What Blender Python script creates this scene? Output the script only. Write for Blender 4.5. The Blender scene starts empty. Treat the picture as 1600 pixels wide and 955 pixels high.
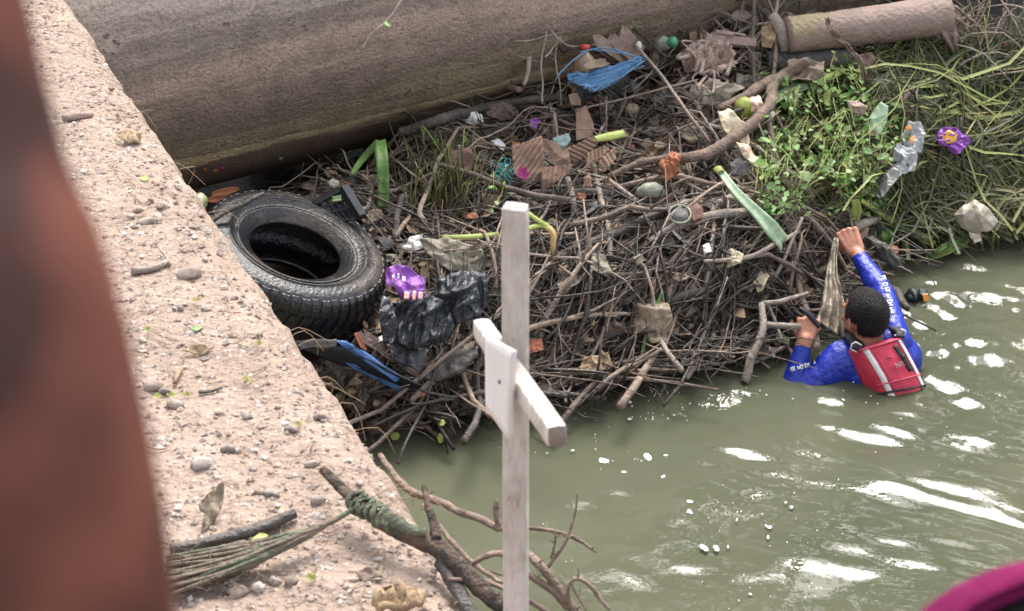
import bpy, bmesh, math, random
import numpy as np
from mathutils import Vector as V, Matrix, noise
from mathutils.bvhtree import BVHTree
random.seed(7)
R = random.random
U = random.uniform
G = random.gauss
scn = bpy.context.scene
col = scn.collection

# ------------------------------------------------------------------ camera, sky, sun, exposure
F = 3330.0                                  # focal length in pixels of the 1600 px wide photograph
TH = math.radians(28.0)
CAM = V((0, 0, 3.98))
cd = bpy.data.cameras.new('camera'); cam = bpy.data.objects.new('camera', cd); col.objects.link(cam)
cam.location = CAM
cam.rotation_euler = (math.radians(90) - TH, 0, 0)
cd.sensor_width = 36.0
cd.lens = 36.0 * F / 1600.0
cd.clip_start = 0.05
cd.clip_end = 500
cd.dof.use_dof = True
cd.dof.focus_distance = 5.6
cd.dof.aperture_fstop = 15.0
scn.camera = cam

SUN_EL, SUN_AZ = math.radians(54), math.radians(8)      # azimuth from +Y, to the right positive
w = bpy.data.worlds.new('World'); scn.world = w; w.use_nodes = True
nt = w.node_tree
sky = nt.nodes.new('ShaderNodeTexSky'); sky.sky_type = 'NISHITA'; sky.sun_disc = False
sky.sun_elevation = SUN_EL; sky.sun_rotation = SUN_AZ
sky.dust_density = 4.0; sky.air_density = 1.0; sky.ozone_density = 0.6
bgn = nt.nodes['Background']; ds = nt.nodes.new('ShaderNodeHueSaturation'); ds.inputs['Saturation'].default_value = .35; nt.links.new(sky.outputs[0], ds.inputs['Color']); nt.links.new(ds.outputs[0], bgn.inputs[0]); bgn.inputs[1].default_value = 0.12
sd = bpy.data.lights.new('sun', 'SUN'); so = bpy.data.objects.new('sun', sd); col.objects.link(so)
sd.energy = 1.05; sd.angle = math.radians(25); sd.color = (1, .96, .9)
sdir = V((math.sin(SUN_AZ) * math.cos(SUN_EL), math.cos(SUN_AZ) * math.cos(SUN_EL), math.sin(SUN_EL)))
so.rotation_euler = sdir.to_track_quat('Z', 'Y').to_euler()
so.location = sdir * 30
scn.view_settings.view_transform = 'Standard'
scn.view_settings.look = 'None'
scn.view_settings.exposure = 1.88
scn.view_settings.gamma = 1
try:
    scn.cycles.use_denoising = True
    scn.cycles.max_bounces = 6
    scn.cycles.transparent_max_bounces = 12
except Exception:
    pass

# ------------------------------------------------------------------ pixel of the photograph -> ray in the place
FW = V((0, math.cos(TH), -math.sin(TH))); UP = V((0, math.sin(TH), math.cos(TH))); RT = V((1, 0, 0))
def ray(u, v): return FW + RT * ((u - 800) / F) + UP * ((477.5 - v) / F)
def atz(u, v, z):
    d = ray(u, v); return CAM + d * ((z - CAM.z) / d.z)
def atY(u, v, Y):
    d = ray(u, v); return CAM + d * (Y / d.y)
def atD(u, v, D): return CAM + ray(u, v) * D
def depth(p): return (p - CAM).dot(FW)
def mpp(p): return depth(p) / F             # metres per photograph pixel at p
def plane(u, v, c, n):
    d = ray(u, v); return CAM + d * ((c - CAM).dot(n) / d.dot(n))

ZL = 2.18                                   # top of the concrete ledge; water is z = 0
WL = [(300, 700), (560, 692), (640, 680), (700, 662), (800, 628), (900, 606), (1000, 592), (1100, 572), (1200, 548), (1270, 505),
      (1325, 452), (1390, 398), (1500, 374), (1600, 356), (1750, 330)]
_wx = [(p.x, p.y) for p in (atz(u, v, 0) for u, v in WL)]
_wX = np.array([a for a, b in _wx]); _wY = np.array([b for a, b in _wx])
def yw(x): return float(np.interp(x, _wX, _wY))
def hgt(x, y):                              # debris mound over its muddy bank
    d = y - yw(x)
    n = noise.noise(V((x * 2.2, y * 2.2, 3.1))) * .13 + noise.noise(V((x * 6, y * 6, 1.7))) * .055
    if d < 0: return max(-0.9, d * 1.2 + min(0, n))
    h = .31 * (1 - math.exp(-d / .13)) + .13 * d
    sy = max(0, min(1, (y - 8.2) / .7)); sx = max(0, min(1, (x + .15) / .5)); h += .20 * sy * sy * (3 - 2 * sy) * sx
    h -= .75 * max(0, min(1, (y - 7.55 - .10 * (x + 1.2)) / .45)) * max(0, min(1, (-.45 - x) / .35)); h = max(h, .05)   # hollow under the pipe
    return h + n * min(1, d / .25)
def P(u, v, lift=0.0):                      # where the pixel's ray meets the mound (or the water), raised by lift
    d = ray(u, v); Y = 5.4
    while Y < 14:
        p = CAM + d * (Y / d.y)
        if p.z < max(hgt(p.x, p.y), 0) + lift: break
        Y += .03
    a, b = Y - .03, Y
    for _ in range(7):
        m = (a + b) / 2; p = CAM + d * (m / d.y)
        if p.z < max(hgt(p.x, p.y), 0) + lift: b = m
        else: a = m
    return CAM + d * (b / d.y)
def PL(u, v, lift=0.0): return atz(u, v, ZL + lift)

# ------------------------------------------------------------------ materials
def lin(c): return tuple(((x / 255) / 12.92 if x / 255 <= .04045 else ((x / 255 + .055) / 1.055) ** 2.4) for x in c)
def mat(name, c1, c2=None, c3=None, scale=8.0, rough=.7, bump=.3, bscale=40.0, vary=0.0, isl=0.0, stretch=(1, 1, 1), spec=.5,
        alpha=1.0, detail=6.0, trans=0.0, dist=.02, coat=0.0, lo=.34, hi=.66):
    m = bpy.data.materials.new(name); m.use_nodes = True
    t = m.node_tree; N = t.nodes; L = t.links; b = N['Principled BSDF']
    tc = N.new('ShaderNodeTexCoord'); mp = N.new('ShaderNodeMapping'); mp.inputs['Scale'].default_value = stretch
    L.new(tc.outputs['Object'], mp.inputs[0])
    nz = N.new('ShaderNodeTexNoise'); nz.inputs['Scale'].default_value = scale; nz.inputs['Detail'].default_value = detail
    nz.inputs['Roughness'].default_value = .65
    L.new(mp.outputs[0], nz.inputs[0])
    rp = N.new('ShaderNodeValToRGB'); e = rp.color_ramp.elements
    c2 = c2 or tuple(x * .6 for x in c1)
    e[0].position = lo; e[0].color = (*c1, 1); e[1].position = hi; e[1].color = (*c2, 1)
    if c3:
        q = e.new(hi + .06); q.color = (*c3, 1)
    L.new(nz.outputs[0], rp.inputs[0])
    out = rp.outputs[0]
    if vary or isl:
        hs = N.new('ShaderNodeHueSaturation'); mr = N.new('ShaderNodeMapRange')
        k = vary or isl
        mr.inputs['To Min'].default_value = 1 - k; mr.inputs['To Max'].default_value = 1 + k
        if isl:
            g = N.new('ShaderNodeNewGeometry'); L.new(g.outputs['Random Per Island'], mr.inputs[0])
        else:
            g = N.new('ShaderNodeObjectInfo'); L.new(g.outputs['Random'], mr.inputs[0])
        L.new(mr.outputs[0], hs.inputs['Value']); L.new(out, hs.inputs['Color']); out = hs.outputs[0]
    L.new(out, b.inputs['Base Color'])
    b.inputs['Roughness'].default_value = rough
    b.inputs['Specular IOR Level'].default_value = spec
    b.inputs['Alpha'].default_value = alpha
    if coat: b.inputs['Coat Weight'].default_value = coat
    if bump:
        n2 = N.new('ShaderNodeTexNoise'); n2.inputs['Scale'].default_value = bscale; n2.inputs['Detail'].default_value = 5
        L.new(mp.outputs[0], n2.inputs[0])
        bp = N.new('ShaderNodeBump'); bp.inputs['Strength'].default_value = bump; bp.inputs['Distance'].default_value = dist
        L.new(n2.outputs[0], bp.inputs['Height']); L.new(bp.outputs[0], b.inputs['Normal'])
    if trans:
        tr = N.new('ShaderNodeBsdfTranslucent'); L.new(out, tr.inputs[0]); mx = N.new('ShaderNodeMixShader'); mx.inputs[0].default_value = trans
        L.new(b.outputs[0], mx.inputs[1]); L.new(tr.outputs[0], mx.inputs[2]); L.new(mx.outputs[0], N['Material Output'].inputs[0])
    return m
M = {}
M['mud'] = mat('mud', (.014, .011, .009), (.03, .024, .018), scale=9, rough=.65, bump=.6, bscale=30)
M['twig'] = mat('twig', (.26, .19, .14), (.10, .072, .052), scale=6, rough=.8, bump=.4, bscale=90, isl=.85)
M['twig_wet'] = mat('twig_wet', (.072, .055, .042), (.024, .019, .015), scale=6, rough=.45, bump=.4, bscale=90, isl=.9)
M['twig_one'] = mat('twig_one', (0.299, 0.227, 0.176), (0.130, 0.098, 0.075), scale=14, rough=.8, bump=.5, bscale=80, vary=.5)
M['twig_pale'] = mat('twig_pale', (.40, .33, .27), (.24, .185, .15), scale=18, rough=.8, bump=.5, bscale=80, vary=.15)
M['bark'] = mat('bark', (0.252, 0.180, 0.138), (0.132, 0.094, 0.072), scale=22, rough=.85, bump=.7, bscale=60)
M['bark_dark'] = mat('bark_dark', (0.098, 0.081, 0.068), (0.039, 0.033, 0.029), (0.169, 0.143, 0.117), scale=14, rough=.6, bump=.8, bscale=50)
M['bark_grey'] = mat('bark_grey', (0.345, 0.287, 0.241), (0.196, 0.161, 0.132), scale=25, rough=.8, bump=.6, bscale=70)
M['log_pink'] = mat('log_pink', (.34, .245, .205), (.25, .18, .145), (.20, .155, .115), scale=9, rough=.75, bump=.6, bscale=50)
M['log_tan'] = mat('log_tan', (.36, .29, .18), (.22, .17, .10), scale=10, rough=.8, bump=.6, bscale=50)
M['log_grey'] = mat('log_grey', (.17, .16, .16), (.10, .095, .095), scale=14, rough=.75, bump=.5, bscale=40)
M['plank'] = mat('plank', (.36, .255, .20), (.21, .145, .115), scale=9, rough=.8, bump=.5, bscale=50, vary=.25)
M['plank_wet'] = mat('plank_wet', (.21, .145, .115), (.10, .07, .055), scale=16, rough=.7, bump=.7, bscale=50)
M['leaf_litter'] = mat('leaf_litter', (0.285, 0.195, 0.120), (0.120, 0.083, 0.060), scale=5, rough=.8, bump=.2, isl=.7)
M['orange_leaf'] = mat('orange_leaf', (.50, .20, .09), (.30, .11, .05), scale=20, rough=.6, bump=.3, vary=.25, trans=.2)
M['tan_leaf'] = mat('tan_leaf', (.42, .30, .18), (.25, .17, .10), scale=20, rough=.7, bump=.4, vary=.25, trans=.15)
M['brown_leaf'] = mat('brown_leaf', (.30, .235, .165), (.15, .11, .075), scale=14, rough=.75, bump=.6, vary=.2)
M['grey_leaf'] = mat('grey_leaf', (.30, .265, .20), (.17, .15, .11), scale=14, rough=.75, bump=.6, vary=.2)
M['green'] = mat('green', (.19, .36, .075), (.105, .225, .045), scale=12, rough=.5, bump=.1, vary=.45, trans=.3)
M['green_pale'] = mat('green_pale', (.40, .55, .24), (.26, .43, .14), scale=12, rough=.5, bump=.1, vary=.3, trans=.3)
M['stem'] = mat('stem', (.20, .27, .06), (.30, .29, .10), scale=6, rough=.6, bump=.1, vary=.3)
M['grass'] = mat('grass', (.075, .095, .022), (.15, .125, .045), (.025, .042, .012), scale=2.5, rough=.6, bump=.1, isl=.85, trans=.15)
M['grass_dark'] = mat('grass_dark', (.032, .052, .015), (.075, .065, .028), scale=3, rough=.6, bump=.1, isl=.8)
M['yellow_green'] = mat('yellow_green', (.44, .50, .13), (.30, .37, .09), (.5, .5, .22), scale=18, rough=.55, bump=.3, trans=.2, vary=.15)
M['stem_orange'] = mat('stem_orange', (.48, .27, .12), (.42, .36, .12), scale=10, rough=.6, bump=.3)
def strap_leaf(name, a, b, c, sc=26):       # mottled cross-banded leaf
    return mat(name, a, b, c, scale=sc, stretch=(1, 1, 1), rough=.45, bump=.15, detail=3, trans=.15)
M['snake'] = strap_leaf('snake_leaf', (.19, .33, .08), (.075, .17, .045), (.36, .44, .15), 34)
M['snake_pale'] = strap_leaf('pale_mottled_leaf', (.58, .68, .46), (.27, .44, .25), (.66, .72, .56), 38)
M['rubber'] = mat('rubber', (.013, .013, .015), (.007, .007, .008), (.06, .046, .036), scale=7, rough=.33, bump=.3, bscale=70, spec=.7)
M['rubber_dusty'] = mat('rubber_dusty', (.085, .066, .053), (.011, .011, .013), (.017, .017, .019), scale=4, rough=.36, bump=.28, bscale=80, lo=.36, hi=.50)
M['black_plastic'] = mat('black_plastic', (.035, .037, .042), (.02, .021, .025), scale=10, rough=.35, bump=.1)
M['black_bag'] = mat('black_bag', (.030, .034, .043), (.016, .018, .024), scale=10, rough=.38, bump=.8, bscale=38, spec=.6)
M['blue_panel'] = mat('blue_panel', (.09, .22, .50), (.05, .14, .36), (.03, .05, .09), scale=14, rough=.4, bump=.2, lo=.4, hi=.6)
M['navy'] = mat('navy', (.012, .016, .024), (.02, .024, .034), scale=6, rough=.35, bump=.1)
M['blue_net'] = mat('blue_net', (.12, .32, .60), (.20, .40, .64), scale=22, rough=.5, bump=.6, alpha=.8, stretch=(1, 6, 1))
M['turquoise'] = mat('turquoise', (.07, .33, .34), (.035, .21, .23), scale=20, rough=.6, bump=.2)
M['white'] = mat('white', (.78, .76, .72), (.62, .59, .54), scale=18, rough=.6, bump=.2)
M['bone'] = mat('bone', (.78, .70, .48), (.72, .50, .36), (.80, .78, .66), scale=9, rough=.5, bump=.2)
M['white_bag'] = mat('white_bag', (.80, .80, .80), (.62, .63, .63), scale=9, rough=.4, bump=.5, bscale=24, trans=.2)
M['clear_bag'] = mat('clear_bag', (.62, .61, .58), (.46, .45, .42), scale=9, rough=.3, bump=.5, bscale=24, alpha=.8)
M['beige_bag'] = mat('beige_bag', (.56, .50, .40), (.42, .36, .28), (.6, .56, .48), scale=8, rough=.4, bump=.6, bscale=26, trans=.2)
M['grey_bag'] = mat('grey_bag', (.32, .27, .20), (.21, .175, .13), (.42, .38, .31), scale=9, rough=.4, bump=.6, bscale=30, alpha=.96)
M['grey_cloth'] = mat('grey_cloth', (.10, .095, .09), (.06, .055, .05), scale=12, rough=.5, bump=.6, bscale=30)
M['grey_stone'] = mat('grey_stone', (.12, .112, .105), (.075, .07, .065), scale=30, rough=.85, bump=.7, bscale=70)
M['cardboard'] = mat('cardboard', (0.285, 0.180, 0.128), (0.180, 0.112, 0.083), (0.420, 0.285, 0.210), scale=8, rough=.85, bump=.3, bscale=50, vary=.2)
M['cardboard_light'] = mat('cardboard_light', (0.432, 0.288, 0.204), (0.312, 0.204, 0.144), scale=10, rough=.85, bump=.3)
M['teal_print'] = mat('teal_print', (.20, .29, .28), (.14, .21, .20), scale=20, rough=.8, bump=.2)
M['rust'] = mat('rust', (.45, .16, .08), (.28, .10, .06), scale=14, rough=.8, bump=.4)
M['magenta'] = mat('magenta', (.50, .07, .27), (.36, .04, .18), scale=14, rough=.6, bump=.2, trans=.2)
M['purple'] = mat('purple', (.26, .055, .42), (.36, .14, .50), (.55, .36, .62), scale=22, rough=.35, bump=.8, bscale=40)
M['wrap_yellow'] = mat('wrap_yellow', (.80, .42, .04), (.62, .26, .03), (.85, .60, .16), scale=20, rough=.4, bump=.2)
M['wrap_print'] = mat('wrap_print', (.80, .62, .62), (.78, .40, .28), (.85, .80, .80), scale=14, rough=.35, bump=.2)
M['print_orange'] = mat('print_orange', (.80, .38, .08), (.70, .26, .06), scale=20, rough=.5, bump=.1)
M['pink_foam'] = mat('pink_foam', (.45, .26, .22), (.32, .17, .14), scale=24, rough=.85, bump=.6, bscale=60)
M['pale_fibre'] = mat('pale_fibre', (.52, .40, .33), (.34, .25, .20), scale=20, rough=.85, bump=.7, bscale=50, vary=.2)
M['red_cap'] = mat('red_cap', (.62, .08, .07), (.5, .06, .05), scale=10, rough=.4, bump=.1)
M['bottle'] = mat('bottle', (.30, .22, .13), (.22, .15, .085), scale=8, rough=.15, bump=.05, coat=.5)
M['green_glass'] = mat('green_glass', (.05, .30, .15), (.03, .22, .11), scale=8, rough=.12, bump=.05, coat=.6)
M['grey_green'] = mat('grey_green', (.34, .36, .28), (.24, .25, .19), scale=12, rough=.6, bump=.3)
M['olive_glass'] = mat('olive_glass', (.36, .37, .16), (.50, .50, .30), (.18, .18, .07), scale=12, rough=.15, bump=.2, coat=.6)
M['coconut'] = mat('coconut_husk', (.36, .40, .08), (.27, .30, .07), (.40, .33, .12), scale=9, rough=.5, bump=.2)
M['coconut_flesh'] = mat('coconut_flesh', (.74, .45, .33), (.78, .70, .60), scale=9, rough=.6, bump=.3)
M['paper'] = mat('paper', (.52, .45, .30), (.38, .32, .20), (.30, .29, .24), scale=22, rough=.7, bump=.3, vary=.2)
M['rope'] = mat('rope', (.15, .16, .105), (.085, .095, .065), scale=18, rough=.9, bump=.8, bscale=90)
M['fibre'] = mat('fibre', (.20, .155, .115), (.10, .078, .058), scale=16, rough=.9, bump=.7, bscale=80, isl=.5)
M['stake'] = mat('stake', (.12, .075, .05), (.035, .026, .021), (.19, .13, .09), scale=18, rough=.85, bump=1.0, bscale=70, lo=.38, hi=.6)
M['cork'] = mat('cork', (.44, .31, .18), (.24, .16, .10), scale=18, rough=.9, bump=.8, bscale=50)
M['stone'] = mat('stone', (.40, .32, .265), (.30, .238, .20), scale=3, rough=.95, bump=0, vary=.3, spec=.2)
M['stone_grey'] = mat('stone_grey', (.35, .30, .265), (.26, .22, .20), scale=3, rough=.95, bump=0, vary=.3, spec=.2)
M['stone_white'] = mat('stone_white', (.66, .60, .54), (.52, .46, .41), scale=18, rough=.8, bump=.3)
M['flower'] = mat('flower', (.50, .48, .20), (.40, .42, .15), scale=30, rough=.8, bump=.2, trans=.2)
M['paint'] = mat('weathered_white_paint', (.62, .565, .515), (.48, .42, .37), (.17, .125, .10), scale=22, stretch=(1, 1, .30), rough=.75, bump=.9, bscale=60, detail=14, lo=.42, hi=.58)
M['paint_grey'] = mat('weathered_dull_paint', (.62, .57, .53), (.50, .45, .41), (.36, .29, .25), scale=10, stretch=(1, 1, .3), rough=.65, bump=.4, bscale=40)
M['bare_end'] = mat('bare_end_grain', (.30, .235, .195), (.18, .135, .11), scale=14, rough=.85, bump=.5)
M['plaque'] = mat('plaque_paint', (.72, .70, .68), (.66, .635, .61), (.46, .37, .31), scale=16, stretch=(1, 1, .4), rough=.6, bump=.2, bscale=40, detail=12, lo=.40, hi=.64)
M['skin'] = mat('skin', (.52, .235, .15), (.42, .175, .11), scale=12, rough=.5, bump=.12, bscale=120)
M['skin_dark'] = mat('skin_dark', (.135, .042, .026), (.07, .021, .015), (.042, .015, .012), scale=24, rough=.7, bump=.05, detail=1, spec=.25, lo=.4, hi=.6)
M['shirt'] = mat('blue_shirt', (.008, .022, .29), (.016, .042, .43), scale=7, rough=.38, bump=.7, bscale=15, spec=.55, dist=.035)
M['vest'] = mat('red_vest', (.66, .05, .10), (.58, .035, .08), scale=8, rough=.55, bump=.25, bscale=26)
M['vest_trim'] = mat('vest_trim', (.70, .10, .16), (.6, .08, .13), scale=8, rough=.6, bump=.2)
M['reflective'] = mat('reflective', (.86, .86, .86), (.74, .74, .74), scale=14, rough=.4, bump=.15)
M['webbing'] = mat('webbing', (.016, .016, .018), (.03, .03, .032), scale=30, rough=.6, bump=.4, bscale=100)
M['hair'] = mat('hair', (.007, .006, .006), (.016, .014, .014), scale=40, rough=.55, bump=.8, bscale=160, spec=.3)
M['ink'] = mat('pale_ink', (.62, .40, .42), (.55, .35, .36), scale=10, rough=.5, bump=0)
M['print_white'] = mat('print_white', (.80, .82, .86), (.72, .74, .8), scale=10, rough=.5, bump=0)
M['scarf'] = mat('scarf', (.21, .016, .085), (.12, .008, .05), (.08, .006, .035), scale=9, rough=.9, bump=.3, bscale=50, spec=.1)
M['foam'] = mat('foam', (.80, .80, .78), (.7, .7, .68), scale=30, rough=.25, bump=.2, alpha=.85)
M['dark_hair'] = mat('dark_hair', (.012, .010, .010), (.02, .017, .016), scale=40, rough=.95, bump=0, spec=.1)
M['label_orange'] = mat('label_orange', (.85, .36, .02), (.7, .26, .02), scale=10, rough=.5, bump=0)

# ------------------------------------------------------------------ mesh helpers
class MB:
    def __init__(s): s.v = []; s.f = []; s.m = []; s.mi = 0
    def add(s, vs, fs):
        o = len(s.v); s.v.extend(vs)
        for f in fs: s.f.append(tuple(i + o for i in f)); s.m.append(s.mi)
    def tube(s, pts, rads, sides=6, caps=True, rough=0.0):
        n = len(pts); ring = []; vs = []; fs = []
        pts = [V(p) for p in pts]
        if not hasattr(rads, '__len__'): rads = [rads] * n
        t0 = (pts[1] - pts[0]); a = V((0, 0, 1)) if abs(t0.normalized().z) < .9 else V((1, 0, 0))
        for i in range(n):
            t = (pts[min(i + 1, n - 1)] - pts[max(i - 1, 0)])
            if t.length < 1e-9: t = V((0, 0, 1))
            t.normalize(); b = t.cross(a)
            if b.length < 1e-6: b = t.orthogonal()
            b.normalize(); a = b.cross(t)
            for k in range(sides):
                an = 2 * math.pi * k / sides; r = rads[i]
                if rough: r *= 1 + rough * U(-1, 1)
                vs.append(pts[i] + (a * math.cos(an) + b * math.sin(an)) * r)
        for i in range(n - 1):
            for k in range(sides):
                k2 = (k + 1) % sides
                fs.append((i * sides + k, i * sides + k2, (i + 1) * sides + k2, (i + 1) * sides + k))
        if caps:
            fs.append(tuple(range(sides))[::-1]); fs.append(tuple((n - 1) * sides + k for k in range(sides)))
        s.add(vs, fs)
    def grid(s, rows, close=False):
        n = len(rows[0]); vs = [p for r in rows for p in r]; fs = []
        for i in range(len(rows) - 1):
            for k in range(n if close else n - 1):
                k2 = (k + 1) % n
                fs.append((i * n + k, i * n + k2, (i + 1) * n + k2, (i + 1) * n + k))
        s.add(vs, fs)
    def box(s, c, ax, ay, az):              # centre and three half-axis vectors
        c = V(c); vs = []
        for i in (-1, 1):
            for j in (-1, 1):
                for k in (-1, 1): vs.append(c + ax * i + ay * j + az * k)
        s.add(vs, [(0, 1, 3, 2), (4, 6, 7, 5), (0, 4, 5, 1), (2, 3, 7, 6), (0, 2, 6, 4), (1, 5, 7, 3)])
    def ball(s, c, ax, ay, az, nu=12, nv=8, rough=0, seed=0):
        rows = []
        for j in range(nv + 1):
            ph = math.pi * j / nv; row = []
            for i in range(nu):
                an = 2 * math.pi * i / nu
                d = V((math.sin(ph) * math.cos(an), math.sin(ph) * math.sin(an), math.cos(ph)))
                k = 1 + (rough * noise.noise(d * 1.7 + V((seed, seed * 2.3, 1))) if rough else 0)
                row.append(V(c) + (ax * d.x + ay * d.y + az * d.z) * k)
            rows.append(row)
        s.grid(rows, True)
    def build(s, name, mats, parent=None, origin=None, smooth=True, merge=0):
        if not isinstance(mats, (list, tuple)): mats = [mats]
        vs = s.v
        if origin is None:
            if parent is not None and parent.type == 'EMPTY': origin = parent.location.copy()
            elif parent is not None: origin = V(parent['org'])
            else:
                xs = [p[0] for p in vs]; ys = [p[1] for p in vs]; zs = [p[2] for p in vs]
                origin = V(((min(xs) + max(xs)) / 2, (min(ys) + max(ys)) / 2, min(zs)))
        me = bpy.data.meshes.new(name)
        me.from_pydata([(p[0] - origin.x, p[1] - origin.y, p[2] - origin.z) for p in vs], [], s.f)
        for m in mats: me.materials.append(M[m] if isinstance(m, str) else m)
        if len(mats) > 1: me.polygons.foreach_set('material_index', s.m)
        if smooth: me.polygons.foreach_set('use_smooth', [True] * len(me.polygons))
        if merge:
            bm = bmesh.new(); bm.from_mesh(me); bmesh.ops.remove_doubles(bm, verts=bm.verts, dist=merge); bm.to_mesh(me); bm.free()
        o = bpy.data.objects.new(name, me); col.objects.link(o)
        if parent is not None:
            o.parent = parent
            po = parent.location if parent.type == 'EMPTY' else V(parent['org'])
            o.location = origin - po
            o['org'] = tuple(origin)
        else:
            o.location = origin; o['org'] = tuple(origin)
        return o
def tag(o, label=None, cat=None, group=None, kind=None):
    if label: o['label'] = label
    if cat: o['category'] = cat
    if group: o['group'] = group
    if kind: o['kind'] = kind
    return o
def thing(name, label, cat, loc, group=None):
    o = bpy.data.objects.new(name, None); col.objects.link(o); o.location = V(loc); o.empty_display_size = .05
    return tag(o, label, cat, group)
def solid(o, t, off=0.0):
    md = o.modifiers.new('thickness', 'SOLIDIFY'); md.thickness = t; md.offset = off; return o
def bevel(o, w, seg=2):
    md = o.modifiers.new('edge', 'BEVEL'); md.width = w; md.segments = seg; md.limit_method = 'ANGLE'; return o
def smoothpath(pts, k=4):
    pts = [V(p) for p in pts]
    if len(pts) < 3: k = max(k, 2)
    out = []
    for i in range(len(pts) - 1):
        p0 = pts[max(i - 1, 0)]; p1 = pts[i]; p2 = pts[i + 1]; p3 = pts[min(i + 2, len(pts) - 1)]
        for j in range(k):
            t = j / k
            out.append(.5 * ((2 * p1) + (p2 - p0) * t + (2 * p0 - 5 * p1 + 4 * p2 - p3) * t * t + (3 * p1 - p0 - 3 * p2 + p3) * t ** 3))
    out.append(pts[-1]); return out
def lerp_list(vals, n):
    return [float(np.interp(i / (n - 1) * (len(vals) - 1), range(len(vals)), vals)) for i in range(n)]
def jit(pts, a, f=3.0):
    s = U(0, 99); return [p + noise.noise_vector(p * f + V((s, s, s))) * a for p in pts]

# ================================================================== SETTING
def fbm(x, y, sc, seed=0, oct=4):
    t = 0; a = 1
    for o in range(oct):
        t += a * noise.noise(V((x * sc, y * sc, seed + o * 7.3))); a *= .5; sc *= 2.1
    return t
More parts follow.
